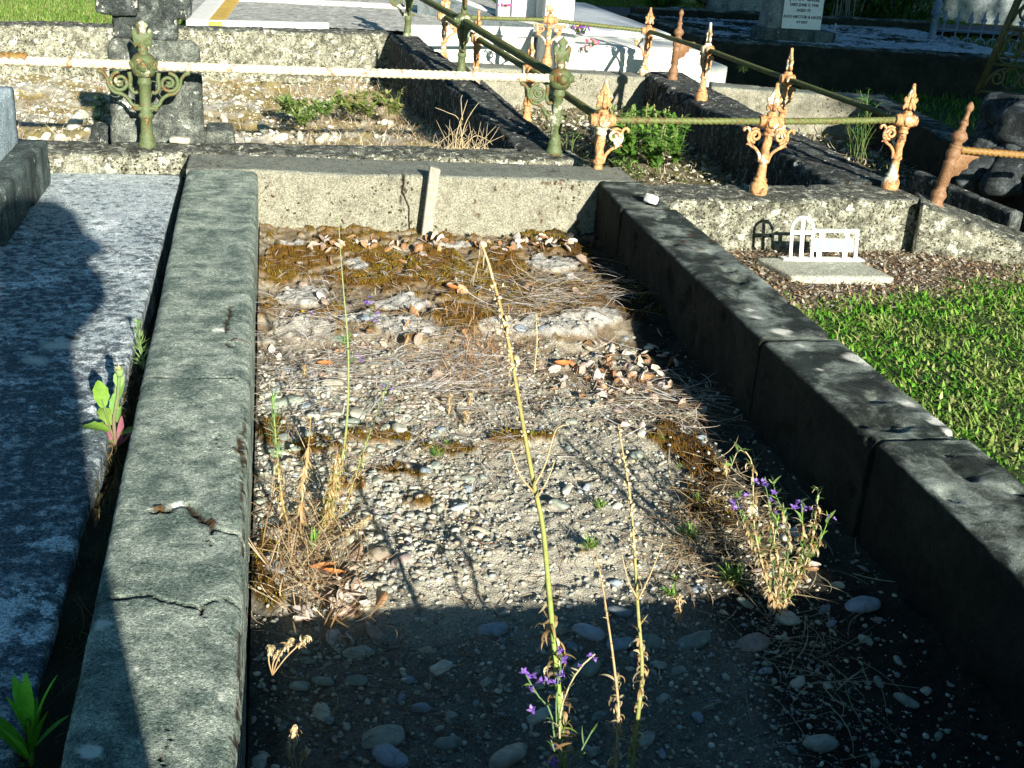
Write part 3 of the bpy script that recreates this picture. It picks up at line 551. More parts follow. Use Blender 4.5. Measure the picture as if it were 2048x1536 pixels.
def orange_parts(dirs):
    sh = MB(); sh.add(*lathe([(.035, -.015), (.036, .004), (.037, .022), (.034, .034), (.027, .042), (.025, .046), (.029, .050), (.027, .056), (.0205, .062), (.0185, .085), (.0165, .112), (.0165, .118), (.0215, .121), (.0225, .127), (.0205, .133), (.0165, .137)], 20))
    sh.add(*tube([(0, 0, .135+.008*k) for k in range(13)], .0165, 12, True, 95., .16, 3)); sh.add(*lathe([(.017, .226), (.021, .230), (.021, .237), (.017, .242), (.022, .250), (.026, .258)], 16))
    bs = MB(); bs.add(*lathe([(.022, .254), (.031, .262), (.035, .272), (.036, .282), (.034, .294), (.028, .302), (.019, .307), (.021, .311), (.018, .316), (.010, .322), (.009, .33)], 20))
    for s in (0, 1, 2, 3):
        V, F = lathe([(.024, 0), (.026, .008), (.021, .012), (.022, .020), (.018, .022)], 14); V = xf(V, 0, (0, 0, 0), math.pi/2); V = xf(V, s*math.pi/2, (0, 0, .282)); V[:, :2] += np.array([math.cos(s*math.pi/2), math.sin(s*math.pi/2)])*(.026 if s % 2 == 0 else .014); bs.add(V, F)
    fi = MB(); fi.add(*fleur('orange')); fi.add(*tube([(0, 0, .322), (0, 0, .345), (0, 0, .38), (0, 0, .425)], [.009, .010, .007, .003], 6))
    V, F = fleur('orange'); fi.add(xf(V*np.array([.55, 1, 1]), math.pi/2), F)
    return {'shaft': [sh], 'boss': [bs], 'finial': [fi], 'scroll': [(scroll_orange(1), d) for d in dirs]}
def knob_parts(dirs):
    sh = MB(); sh.add(*lathe([(.034, -.02), (.034, .006), (.026, .014), (.028, .03), (.033, .045), (.026, .060), (.020, .068), (.022, .074), (.018, .08), (.024, .086), (.024, .17), (.028, .178), (.020, .186), (.026, .2), (.030, .214), (.026, .23), (.022, .236), (.026, .242), (.026, .25)], 18))
    bs = MB(); bs.add(*lathe([(.026, .25), (.018, .262), (.028, .272), (.034, .286), (.026, .302), (.015, .312), (.013, .33), (.018, .338), (.014, .350)], 18))
    fi = MB(); fi.add(*lathe([(.014, .35), (.010, .362), (.009, .385), (.014, .394), (.0165, .404), (.012, .416), (.006, .424), (.001, .428)], 16))
    m = MB(); m.add(*ext([(.02, .235), (.12, .232), (.13, .222), (.10, .205), (.088, .188), (.092, .170), (.070, .158), (.060, .135), (.038, .128), (.02, .118)], .012))
    return {'shaft': [sh], 'boss': [bs], 'finial': [fi], 'scroll': [(m, d) for d in dirs]}
PM = {}
def post(kind, loc, rz, dirs, label, mat, ry=0., group=None, sc=1.):
    """dirs: headings of the scroll brackets, radians from the post's own X axis"""
    root = thing('iron_post', label, 'iron post', loc, group); root.rotation_euler = (0, ry, rz); root.scale = (sc,)*3
    if kind not in PM:
        d = {'green': green_parts, 'orange': orange_parts, 'knob': knob_parts}[kind]([0]); PM[kind] = {}
        for nm in ('shaft', 'boss', 'finial'): me = mesh(nm, d[nm][0], M[mat]); recalc(me); PM[kind][nm] = me
        me = mesh('scroll_bracket', d['scroll'][0][0], M[mat]); recalc(me); PM[kind]['scroll_bracket'] = me
    for nm in ('shaft', 'boss', 'finial'):
        o = bpy.data.objects.new(nm, PM[kind][nm]); COL.objects.link(o); o.parent = root
    for dd in dirs:
        o = bpy.data.objects.new('scroll_bracket', PM[kind]['scroll_bracket']); COL.objects.link(o); o.parent = root; o.rotation_euler = (0, 0, dd)
    return root
def top(l, z=.282): return np.array([l[0], l[1], l[2]+z])
PI = math.pi; ph = .075
gA = gp(295, 290, 0); gB = gp(1108, 302, 0); gC = gp(922, 150, .002); gD = gp(815, 71, .002)
GG = 'green iron posts of the railed grave'
post('green', gA, ph, [0, PI], 'green painted cast iron post in front of the rounded grey stone', 'green_iron', group=GG)
post('green', gB, ph, [PI, PI/2], 'green painted corner post where the cream rail ends', 'green_iron', group=GG)
post('green', gC, ph+PI/2, [0, PI], 'green post halfway along the dark kerb, in front of the white tomb wall', 'green_iron', group=GG)
post('green', gD, ph, [PI, -PI/2], 'green post farthest back, at the far corner beside the grey chip grave', 'green_iron', group=GG)
def rail(a, b, mat, label, r=.0125, tw=270, lobe=.17, gap=.045, lift=(0, 0), grp=None, name='iron_rail', e2=True):
    a = np.array(a, float); b = np.array(b, float); d = (b-a)/np.linalg.norm(b-a); a = a+d*gap; b = b-d*(gap if e2 else 0); n = int(np.linalg.norm(b-a)/.006)
    t = np.linspace(0, 1, n)[:, None]; P = a+(b-a)*t; P[:, 2] -= .0012*np.sin(t[:, 0]*math.pi)
    m = MB(); m.add(*tube(P, r, 12, True, tw, lobe, 3)); o = single(name, m, M[mat], label, 'rail', grp, loc=P[0]); recalc(o.data); return o
RG = 'twisted iron rails round the railed graves'
eL = yp(-20, 116, gA[1]-.05)
rail(np.array([eL[0]-.9, eL[1]-.07, .296]), top(gA), 'cream_rod', 'cream painted twisted rail with a rusty end, left of the green post by the stone', r=.0165, lobe=.10, grp=RG)
rail(np.array([-.90, gA[1]-.038, .2958]), np.array([-.775, gA[1]-.030, .2948]), 'rust_rod', 'rust red sleeve on the cream rail at the left edge', r=.0178, gap=0, name='rail_clamp')
rail(top(gA), top(gB), 'cream_rod', 'long cream painted twisted rail between the two front green posts', r=.0165, lobe=.10, grp=RG)
rail(top(gB), top(gC), 'green_rod', 'green twisted rail running back from the corner post to the middle green post', r=.0165, grp=RG)
rail(top(gC), top(gD), 'green_rod', 'pale green rail running from the middle green post to the far one', r=.0165, grp=RG)
# ================================================================ the orange-posted grave
a_ = gp(890, 33, .18); b_ = gp(955, 77, .18); c_ = gp(1060, 140, .18); p3 = gp(1205, 240, .18); p4 = gp(1537, 243, .18); p5 = gp(1805, 240, .182); d_ = gp(1100, 40, .18); e_ = gp(1297, 62, .15); f_ = gp(1415, 99, .18); h_ = gp(1575, 158, .18)
for q in (a_, b_, c_, p3, p4, p5, d_, e_, f_, h_): q[2] -= .282
OG = 'rusty orange iron posts of the second railed grave'
post('orange', p3, 0, [0, PI/2], 'orange post with a lichen white shaft behind the gravel grave corner', 'orange_iron', group=OG)
post('orange', p4, .0, [0, PI], 'rusty orange post with two scrolls, middle of the front rail above the white marker', 'orange_iron', ry=.035, group=OG)
post('orange', p5, .0, [PI, PI/2], 'rusty orange front corner post with one scroll, right end of the green front rail', 'orange_iron', ry=.055, group=OG)
post('orange', h_, PI/2, [0, PI], 'orange post seen edge on along the right rail, nearest the front corner', 'orange_iron', group=OG)
post('orange', f_, PI/2, [0, PI], 'orange post seen edge on along the right rail, second from the far corner', 'orange_iron', group=OG)
post('orange', e_, .0, [PI, -PI/2], 'orange post at the far right corner where the rail turns, before the low white tomb', 'orange_iron', group=OG)
post('orange', d_, .0, [0, PI], 'orange post with open scrolls in the middle of the far rail, before the white tomb', 'orange_iron', group=OG)
post('orange', a_, .0, [0, -PI/2], 'orange post at the far left corner, just left of the middle green post', 'orange_iron', group=OG)
post('orange', b_, PI/2, [0, PI], 'brownish orange post just right of the middle green post', 'orange_iron', group=OG)
post('orange', c_, PI/2, [0, PI], 'orange post hidden behind the near green corner post scroll', 'orange_iron', group=OG)
rail(top(p3), top(p4), 'green_rod', 'green twisted rail from the lichen white post to the post above the white marker', grp=RG)
rail(top(p4), top(p5), 'green_rod', 'green twisted rail between the two right front orange posts', grp=RG)
rail(top(p5), top(h_), 'green_rod', 'dark green twisted rail running back from the right front corner post', grp=RG)
rail(top(h_), top(f_), 'green_rod', 'dark green rail between the two orange posts on the right side', grp=RG)
rail(top(f_), top(e_), 'green_rod', 'dark green rail reaching the far right corner post', grp=RG)
rail(top(e_), top(d_), 'green_rod', 'mossy green far rail in front of the low white tomb', grp=RG)
rail(top(d_), top(a_), 'green_rod', 'mossy green far rail in front of the tall white tomb wall', grp=RG)
rail(top(a_), top(b_), 'green_rod', 'short dark rail behind the middle green post', r=.014, grp=RG)
rail(top(b_), top(c_), 'green_rod', 'dark green lower rail in front of the white tomb wall', r=.014, grp=RG)
rail(top(c_), top(p3), 'green_rod', 'dark rail passing behind the green corner post to the lichen white post', r=.014, grp=RG)
c3 = thing('grave_kerb', 'blotched concrete kerb under the rusty orange posts', 'grave kerb', (1.9, 2., -.4))
zb = -.45
F0 = gp(1235, 372, -.1); F1 = gp(1826, 378, -.1); fd = (F1-F0)/np.linalg.norm(F1-F0)
addbar('kerb', c3, M['lichen_wall'], (F0[0]-.06, p4[1]-.045), (2.645, p5[1]-.055), .27, -.103, -.103, zb, dx=.012, r=.022, amp=.005, seed=81, chips=.012)
addbar('kerb', c3, M['lichen_top'], (p3[0]+.03, p3[1]+.14), (a_[0]+.07, a_[1]), .14, -.106, -.106, zb, dx=.02, amp=.006, seed=82)
addbar('kerb', c3, M['kerb_wall'], (a_[0], a_[1]+.0), (e_[0]+.1, e_[1]+.02), .22, -.106, -.134, zb, dx=.018, amp=.006, seed=83, chips=.012)
R0 = (gp(1557, 306, -.1)+gp(1692, 306, -.1))/2; R1 = (gp(1390, 200, -.1)+gp(1440, 180, -.1))/2; rd = (R1-R0)/np.linalg.norm(R1-R0)
addbar('kerb', c3, M['lichen_top'], R0-rd*.60, R1+rd*.98, .31, -.100, -.112, zb, dx=.016, r=.03, amp=.008, seed=84, chips=.02)
mb = MB(); P, F = grid(1.15, 2.6, .3, 3.7, .02); n1 = fb(P, 5, 4, 87); n2 = fb(P, 26, 3, 88); z3 = -.36+(n1-.5)*.05+(n2-.5)*.03
wl = sst(n2, .42, .62)[:, None]; mb.add(np.c_[P, z3], F, np.array([.10, .085, .03])*(1-wl)+np.array([.30, .26, .17])*wl); single('soil', mb, M['soil'], None, None, kind='structure', loc=(0, 0, 0))
# ---- the sunken grave to the right
c4 = thing('grave_kerb', 'dark mossy sinking kerb of the shaded grave right of the orange posts', 'grave kerb', (3.2, 1.5, -.4))
addbar('kerb', c4, M['kerb_wall'], (2.78, 3.2), (3.72, 2.95), .2, -.10, -.10, -.5, dx=.018, amp=.006, seed=91, chips=.01)
addbar('kerb', c4, M['kerb_dark'], (3.52, .55), (3.80, 3.05), .2, -.11, -.10, -.5, dx=.022, amp=.008, seed=92, chips=.015)
addbar('kerb', c4, M['lichen_wall'], (2.652, .29), (3.55, -.05), .26, -.103, -.36, -.52, dx=.014, r=.02, amp=.006, seed=93, chips=.012)
addbar('kerb', c4, M['lichen_top'], (3.17, 1.23), (3.25, .48), .06, -.19, -.20, -.4, dx=.02, amp=.004, seed=94)
mb = MB(); P, F = grid(2.75, 3.7, .1, 3.0, .02); n1 = fb(P, 5, 4, 97); n2 = fb(P, 26, 3, 98); z4 = -.35+(n1-.5)*.06+(n2-.5)*.03
wl = sst(n2, .45, .62)[:, None]; mb.add(np.c_[P, z4], F, np.array([.07, .06, .03])*(1-wl)+np.array([.22, .19, .13])*wl); single('soil', mb, M['soil'], None, None, kind='structure', loc=(0, 0, 0))
q6 = gp(1870, 410, -.13); q7 = gp(1345, 156, -.105)
post('knob', q6, .12, [0], 'brown knobbed iron post leaning to the right on the sinking kerb', 'brown_iron', ry=.17)
post('knob', q7, .1, [0], 'brown knobbed post standing alone before the shaded end of the white tomb', 'brown_iron', ry=.02)
T6 = np.array([q6[0]+math.sin(.17)*.24, q6[1], q6[2]+.23]); rail(T6, T6+np.array([.75, -.06, -.02]), 'rust_rod', 'rust red and yellow green twisted rail at the right edge', r=.014, gap=.02, grp=RG)
# ================================================================ stones, tombs and other background things
def rbox(h, r, n=14, seed=0, amp=.005, taper=0.):
    V = []; F = []; k = 0; t = np.linspace(-1, 1, n); a, b = np.meshgrid(t, t); a = a.ravel(); b = b.ravel()
    for ax in range(3):
        for s in (-1, 1):
            P = np.zeros((n*n, 3)); P[:, ax] = s; P[:, (ax+1) % 3] = a; P[:, (ax+2) % 3] = b
            i = np.arange(n-1)[:, None]; j = np.arange(n-1)[None]; f = np.stack([i*n+j, i*n+j+1, (i+1)*n+j+1, (i+1)*n+j], -1).reshape(-1, 4)
            if s < 0: f = f[:, ::-1]
            V.append(P); F.append(f+k); k += n*n
    V = np.concatenate(V); F = np.concatenate(F); h = np.array(h); Q = V*h; I = np.clip(Q, -(h-r), h-r); d = Q-I; L = np.linalg.norm(d, axis=1)[:, None]
    Q = I+d/np.maximum(L, 1e-9)*np.minimum(r, np.maximum(L, r)); nn = Q-I; nn /= np.linalg.norm(nn, axis=1)[:, None]+1e-9
    Q = Q+nn*((fb(Q+3, 7, 4, seed)-.5)*4*amp+(fb(Q+3, 40, 3, seed+1)-.5)*2*amp)[:, None]
    if taper: Q[:, :2] *= (1-taper*(Q[:, 2]/h[2]+1)/2)[:, None]
    return Q, F
def weld(o):
    import bmesh
    b = bmesh.new(); b.from_mesh(o.data); bmesh.ops.remove_doubles(b, verts=b.verts, dist=1e-5); bmesh.ops.recalc_face_normals(b, faces=b.faces); b.to_mesh(o.data); b.free()
def rb(mb, c, h, r, rz=0, ry=0, rx=0, **k): V, F = rbox(h, r, **k); mb.add(xf(V, rz, c, ry, rx), F); return mb
rc = yp(312, 180, .62)
t = thing('broken_headstone', 'rounded grey slab with a dark cross block on top, behind the left green post', 'headstone', (rc[0], .62, -.1))
m = MB(); rb(m, (rc[0], .63, .085), (.178, .055, .26), .045, .06, 0, -.10, n=34, seed=3, amp=.005, taper=.09); weld(part('slab', m, M['stone'], t))
m = MB(); ct = yp(290, 55, .65); rb(m, (ct[0], .66, ct[2]+.01), (.115, .05, .05), .014, .05, .02, n=22, seed=5, amp=.006); weld(part('cross_stem', m, M['stone_dark'], t))
ct = yp(285, 15, .65); m = MB(); rb(m, (ct[0]-.085, .64, ct[2]+.025), (.075, .07, .05), .012, .04, .05, n=18, seed=6, amp=.006); rb(m, (ct[0]+.08, .67, ct[2]+.018), (.095, .055, .045), .014, -.05, .06, n=18, seed=7, amp=.006); weld(part('cross_block', m, M['stone_dark'], t))
m = MB(); q = gp(440, 262, -.05); rb(m, (q[0], q[1], -.08), (.055, .10, .05), .012, .06, n=14, seed=9); o = single('stone_block', m, M['stone'], 'low grey stone block right of the rounded slab', 'stone block'); weld(o)
m = MB(); q = gp(215, 262, -.05); rb(m, (q[0], q[1]+.02, -.09), (.055, .07, .06), .02, .5, .3, n=14, seed=10); o = single('stone_block', m, M['stone_dark'], 'dark tilted stone lump left of the rounded slab', 'stone block'); weld(o)
m = MB(); q = gp(360, 281, .01); rb(m, (q[0], q[1], .012), (.040, .022, .014), .012, -.1, n=10, seed=11, amp=.003); o = single('white_stone', m, M['st_cream'], 'cream stone lying beside the foot of the left green post', 'stone'); weld(o)
m = MB(); q = gp(1303, 396, .015); rb(m, (q[0], q[1], .012), (.022, .018, .016), .008, .4, .3, n=10, seed=12, amp=.003); o = single('white_stone', m, M['white'], 'small white stone on the kerb joint near the far right corner', 'stone'); weld(o)
# white and yellow kerbed chip grave
W0 = yp(375, 40, 4.50); W1 = yp(658, 46, 4.58); W2 = yp(822, 50, 4.60); W3 = yp(1062, 56, 4.66); wz = float(W0[2])+.004
t = thing('chip_grave', 'white kerbed grave of grey stone chips, edged in yellow', 'grave', (W1[0], W1[1]+.5, -.3))
def vwall(a, b, h0, th, zb_, amp=.001, seed=0): 
    a = np.array(a); b = np.array(b); d = (b-a)[:2]; d /= np.linalg.norm(d); n = np.array([-d[1], d[0]])*th/2; return bar(a[:2]+n, b[:2]+n, th, a[2], b[2], zb_, dx=.03, r=.008, amp=amp, seed=seed)
def wl_(nm, par, mt, a, b, th, zb_, amp=.001, seed=0): x, at = vwall(a, b, 0, th, zb_, amp, seed); o = part(nm, x, M[mt], par, True, at); recalc(o.data); return o
wd = (W3-W0)/np.linalg.norm(W3-W0)
wl_('kerb', t, 'white', W0, W1, .06, -.4, seed=1)
wl_('kerb', t, 'white', W2, W3+wd*.02, .06, -.4, seed=2)
def strip(a, b, th, off, par):
    d = (b-a)[:2]; d /= np.linalg.norm(d); n = np.array([-d[1], d[0]]); A = a.copy(); B_ = b.copy(); A[:2] += n*(off+th/2); B_[:2] += n*(off+th/2); A[2] -= .006; B_[2] -= .006
    x, at = bar(A[:2], B_[:2], th, A[2], B_[2], -.3, dx=.03, r=.004, amp=.001, seed=5); o = part('yellow_edge', x, M['yellow'], par, True, at); recalc(o.data)
strip(W0, W1, .03, .061, t); strip(W2, W3, .03, .061, t)
L0 = gp(372, 38, wz); L1 = gp(470, -60, wz); wl_('kerb', t, 'white', L1, L0, .14, -.4, seed=3); strip(L1, L0, .10, .141, t)
T0 = gp(560, -2, wz+.01); T1 = gp(880, 14, wz+.01); wl_('kerb', t, 'white', T0-(T1-T0)*.3, T1, .12, -.3, seed=4)
mb = MB(); P, F = grid(-.55, 2.1, 4.63, 8., .03); z = wz-.02+(fb(P, 30, 2, 6)-.5)*.012; q_ = P[:, 1] > 4.56
mb.add(np.c_[P, z], F, np.array([.60, .60, .54])*(.45+1.0*vn(P, 90, 5)[:, None])); part('stone_chips', mb, attrmat('grey_chips', 130, .006, .9, .8), t)
# tall white tomb with curved coping
t = thing('white_tomb', 'tall white tomb wall with a sloping blue white coping, behind the green posts', 'tomb', (1.9, 5.2, -.3))
a = gp(848, -2, .06); b = gp(1062, 54, .08)
cv = []; 
for k in range(30):
    u = k/29; x = 836+230*u**.95; y = -14+66*(1-(1-u)**1.7); cv.append(yp(x, y, 5.9-1.12*u))
cv = np.array(cv); m = MB(); wv = np.array([.20, .03, 0])
V = np.concatenate([cv, cv+wv, cv+wv*1.0-np.array([0, 0, .22]), cv-np.array([0, 0, .22])]); n = 30
F = [[s*n+i, s*n+i+1, ((s+1) % 4)*n+i+1, ((s+1) % 4)*n+i] for s in range(4) for i in range(n-1)]+[[0, n, 2*n, 3*n][::-1], [n-1, 2*n-1, 3*n-1, 4*n-1]]
m.add(V, F); o = part('coping', m, M['shade_stone'], t, False); recalc(o.data)
m = MB(); V2 = V.copy(); V2[:n] += np.array([.205, .03, .012]); V2[n:2*n] += np.array([.07, .01, .012]); V2[2*n:3*n] += np.array([.07, .01, .0]); V2[3*n:] += np.array([.205, .03, 0]); m.add(V2, F); o = part('white_coping', m, M['white'], t, False); recalc(o.data)
hA = gp(1045, 30, .05); m = MB(); rb(m, (hA[0], hA[1], .45), (.095, .03, .42), .01, .05, n=12, seed=2, amp=.001); weld(part('headstone', m, M['marble'], t))
m = MB(); rb(m, (hA[0]+.125, hA[1]-.01, .45), (.028, .045, .44), .008, .05, n=8, seed=2, amp=.001); rb(m, (hA[0]-.16, hA[1]-.01, .45), (.05, .045, .44), .008, .05, n=8, seed=2, amp=.001); weld(part('headstone_frame', m, M['white'], t))
# second, lower white tomb
A = gp(1107, 57, .03); X1 = gp(1352, 96, .02); X2 = gp(1449, 112, -.05)
t = thing('white_tomb', 'long low white tomb with flowers, behind the orange far rail', 'tomb', (2.8, 4.6, -.3))
cx = (A+X1)/2; d = (X1-A)[:2]; ang = math.atan2(d[1], d[0]); L = np.linalg.norm(d)
B0 = gp(1107, 128, -.2); B1 = gp(1347, 133, -.2); 
y0 = 4.02
def slabx(nm, u0, u1, y0, y1, z0, z1, mt, par, r=.012, sd=0):
    x0 = yp(u0, 90, y0)[0]; x1 = yp(u1, 90, y0)[0]; m = MB(); rb(m, ((x0+x1)/2, (y0+y1)/2, (z0+z1)/2), ((x1-x0)/2, (y1-y0)/2, (z1-z0)/2), r, .04, n=16, seed=sd, amp=.0015); o = part(nm, m, M[mt], par); weld(o); return o
slabx('base', 1108, 1400, 4.02, 6.2, -.35, -.005, 'white', t, sd=3)
slabx('end_block', 1352, 1452, 3.95, 6.0, -.35, -.085, 'white', t, sd=4)
slabx('top_slab', 1150, 1330, 4.6, 6.9, -.004, .045, 'marble', t, sd=5)
slabx('side_wall', 1106, 1150, 4.05, 4.5, -.003, .09, 'white', t, .03, sd=5)
hB = gp(1117, 50, .03); m = MB(); rb(m, (hB[0], hB[1]+.05, .42), (.115, .05, .42), .02, .1, n=12, seed=2, amp=.001); weld(part('headstone', m, M['white'], t))
q = gp(1068, 128, -.2); m = MB(); m.add(*lathe([(.05, 0), (.055, .02), (.05, .20), (.058, .225), (.045, .23), (.04, .2)], 16, (q[0]+.1, q[1]+.1, -.2))); single('stone_urn', m, M['marble'], 'pale stone urn in the gap between the two white tombs', 'urn')
# flowers
def bouquet(c, r, n, pal, label, sd, nl=26):
    rr = np.random.default_rng(sd); t = thing('flower_bunch', label, 'flowers', c); m = MB()
    P = np.array(c)+rr.normal(0, 1, (n, 3))*np.array([r, r*.6, r*.5])+np.array([0, 0, r*.9]); m.addm(scatter(P, rr.uniform(.010, .020, n), pick(rr, n, pal), rr, ICO1, .8, True)); part('blooms', m, M['petal'], t)
    if nl:
        P = np.array(c)+rr.normal(0, 1, (nl, 3))*np.array([r*1.1, r*.6, r*.3]); m = MB(); m.addm(ribbons(P, rr.uniform(0, 6.3, nl), rr.uniform(.03, .07, nl), rr.uniform(.008, .016, nl), rr.uniform(.2, 1.2, nl), rr.normal(0, .6, (nl, 2)), pick(rr, nl, [(.05, .14, .03), (.08, .2, .05)]), rr)); part('leaves', m, M['leaf'], t)
bouquet(gp(1157, 66, .03)+np.array([0, 0, .0]), .035, 26, [(.30, .08, .45), (.22, .05, .40), (.75, .6, .1)], 'purple flower bunch with green leaves on the low white tomb', 1, 40)
bouquet(gp(1190, 93, .0), .022, 12, [(.75, .08, .18), (.85, .3, .35)], 'small pink and red flower on the front edge of the low white tomb', 2, 6)
bouquet(gp(1175, 100, -.02), .018, 6, [(.85, .55, .55)], 'faded pale pink flower left of the red one on the white tomb', 5, 4)
bouquet(hA+np.array([-.17, -.06, .06]), .018, 8, [(.75, .12, .35)], 'pink flower against the pale headstone of the tall tomb', 3, 8)
# raised plot of white chips with the inscribed headstone
cz = .02; yF = 4.55
t = thing('raised_grave', 'raised dark walled grave strewn with white chips under the shade', 'grave', (4.4, 5.2, -.4))
xL = yp(1440, 92, yF)[0]; xR = 5.75; m, at = bar((xL-.05, yF+.1), (xR, yF+.14), .2, cz, cz-.03, -.45, dx=.03, r=.02, amp=.008, seed=111, chips=.015); o = part('front_wall', m, M['kerb_dark'], t, True, at); recalc(o.data)
m, at = bar((xL-.02, yF+.22), (xL-.12, 6.4), .16, cz, cz, -.45, dx=.03, r=.02, amp=.008, seed=112); o = part('side_wall', m, M['kerb_dark'], t, True, at); recalc(o.data)
m, at = bar((xL-.12, 6.45), (6.1, 6.6), .2, cz+.05, cz+.05, -.45, dx=.03, r=.02, amp=.008, seed=113); o = part('back_wall', m, M['kerb_dark'], t, True, at); recalc(o.data)
mb = MB(); P, F = grid(xL+.02, 5.9, yF+.15, 6.4, .022); n1 = fb(P, 3.2, 4, 121); n2 = vn(P, 48, 122); wf = sst(n1+(n2-.5)*.5+.10*(P[:, 0]-4.6), .40, .52)[:, None]
mb.add(np.c_[P, cz-.012+(n2-.5)*.016], F, np.array([.022, .03, .012])*(1-wf)+np.array([.62, .66, .74])*wf*(.5+.8*n2[:, None])); part('white_chips', mb, M['soil'], t)
hb = gp(1600, 80, cz); 
t = thing('inscribed_headstone', 'grey headstone with a white inscribed tablet on the raised white chip grave', 'headstone', (hb[0], hb[1], cz))
m = MB(); rb(m, (hb[0]-.01, hb[1]+.13, cz+.02), (.30, .15, .05), .012, .03, n=12, seed=1, amp=.002); weld(part('plinth', m, M['block'], t))
m = MB(); rb(m, (hb[0]-.03, hb[1]+.17, cz+.35), (.235, .10, .30), .015, .03, n=16, seed=2, amp=.002, taper=.18); weld(part('body', m, M['shade_stone'], t))
m = MB(); Vb, Fb = box(-.165, .165, -.006, .006, 0, .52, .003); lean = -.04; pc = np.array([hb[0]+.015, hb[1]+.055, cz+.075]); m.add(xf(Vb, .03, pc, 0, lean), Fb); tab = part('tablet', m, plain('tablet_marble', (.86, .88, .88), .4), t, False)
def text(s, x, z, size, wide=1.0):
    cu = bpy.data.curves.new('lettering', 'FONT'); cu.body = s; cu.size = size; cu.align_x = 'CENTER'; cu.extrude = .0012; cu.resolution_u = 2; cu.offset = size*.012
    o = bpy.data.objects.new('lettering', cu); COL.objects.link(o); bpy.context.view_layer.update()
    me = bpy.data.meshes.new_from_object(o.evaluated_get(bpy.context.evaluated_depsgraph_get())); V = np.array([v.co[:] for v in me.vertices]); F = [list(p.vertices) for p in me.polygons]
    bpy.data.objects.remove(o); V = np.c_[V[:, 0]*wide+x, V[:, 2]-.0085, V[:, 1]+z]; return V, F
m = MB()
for s, z, sz in [('ALSO', .335, .022), ('DIED FEB 24, 1920', .300, .030), ('AGED 69', .262, .030), ('JOHN  SAGE', .212, .046), ('DIED JUNE 9, 1930', .172, .030), ('AGED 75', .132, .030), ('ALSO HECTOR & HAZEL', .083, .030), ('AT REST', .045, .026), ('IN LOVING MEMORY', .46, .03), ('SAGE', .40, .04)]:
    V, F = text(s, 0, z, sz, 1.0); m.add(xf(V, .03, pc, 0, lean), F)
lt = part('lettering', m, M['letter'], tab, False)
m = MB(); Vb, Fb = box(-.006, .006, -.006, .006, -.02, .13, .002); q = gp(1663, 80, cz); m.add(xf(Vb, .2, q, .12), Fb, (.5, .5, .45)); single('marker_peg', m, M['wood'], 'small pale peg beside the inscribed headstone', 'peg', smooth=False)
# obelisk shaped stone left of the headstone, its slab, and the stalk shrub
q = gp(1490, 40, .0); t = thing('obelisk', 'dark tapering stone monument left of the inscribed headstone', 'monument', (q[0], q[1]+.3, -.2))
m = MB(); rb(m, (q[0]+.02, q[1]+.35, .5), (.27, .22, .7), .02, -.25, n=14, seed=4, amp=.003, taper=.45); weld(part('shaft', m, M['shade_stone'], t))
m = MB(); rb(m, (q[0]+.05, q[1]+.3, -.19), (.5, .4, .06), .015, -.2, n=10, seed=4, amp=.003); weld(part('plinth', m, M['shade_stone'], t))
q = gp(1740, 55, .0); m = MB(); rb(m, (q[0], q[1]+.1, -.06), (.42, .2, .07), .05, -.1, n=12, seed=6, amp=.006); o = single('low_kerbstone', m, M['shade_stone'], 'dim rounded kerbstone behind the inscribed headstone', 'kerbstone'); weld(o)
m = MB(); q = gp(1830, 25, -.1); rb(m, (q[0], q[1], .25), (.22, .03, .34), .02, .3, .12, n=12, seed=7, amp=.003); o = single('headstone', m, M['shade_stone'], 'plain dim green grey headstone in the shade left of the blue railing', 'headstone'); weld(o)
# road and far wall
mb = MB(); P, F = grid(2.6, 12, 8.35, 9.35, .1); P2 = P.copy(); P2[:, 1] += .06*(P[:, 0]-4); mb.add(np.c_[P2, np.full(len(P), -.19)], F, (.07, .10, .15)); single('road', mb, M['asphalt'], None, None, kind='structure', loc=(0, 0, 0))
t = MB(); m, at = bar((2.2, 11.3), (14, 12.2), .3, 1.2, 1.2, -.4, dx=.1, r=.02, amp=.004, seed=130); o = single('boundary_wall', m, M['shade_stone'], 'long dim grey wall beyond the road at the top', 'wall', attrs=at); recalc(o.data)
# white cross marker on its concrete block
q0 = gp(1575, 552, -.268); q1 = gp(1772, 546, -.268); zt = -.268
w_ = .36; t = thing('grave_marker', 'white metal marker with arched cross and name plate on a concrete block', 'grave marker', (1.98, -.36, -.3))
m = MB(); V, F = rbox((.20, .118, .03), .008, 16, 5, .0015); V[:, 0] += -.02*(V[:, 1]/.09)*1.0; m.add(xf(V, -.01, ((q0[0]+q1[0])/2-.01, q0[1]+.118, zt-.030), .0), F); weld(part('block', m, M['pale_block'], t))
sb = []; yM = q0[1]+.21; 
mk = MB(); xm0 = yp(1573, 520, yM)[0]; xm1 = yp(1720, 515, yM)[0]; Wm = xm1-xm0-.02; x0 = xm0+.008; zt2 = zt+.004
def bx(mb, x0, x1, z0, z1, th=.006, yy=None): V, F = box(x0, x1, -th/2, th/2, z0, z1, .0012); mb.add(xf(V, 0, (0, yM if yy is None else yy, 0)), F)
tw = .0125; aw = .098; Hh = .165
Hr = .115
bx(mk, x0, x0+tw, zt2, zt2+Hh-aw/2)
bx(mk, x0+aw-tw, x0+aw, zt2, zt2+Hr-.002)
arc = [(x0+aw/2+(aw/2-tw/2)*math.cos(a), yM, zt2+Hh-aw/2+(aw/2-tw/2)*math.sin(a)) for a in np.linspace(0, PI, 20)]; mk.add(*tube(arc, .0062, 6))
bx(mk, x0+aw/2-.008, x0+aw/2+.008, zt2, zt2+Hh-.004, .0052); bx(mk, x0+.004, x0+aw-.004, zt2+.092, zt2+.108, .0056)
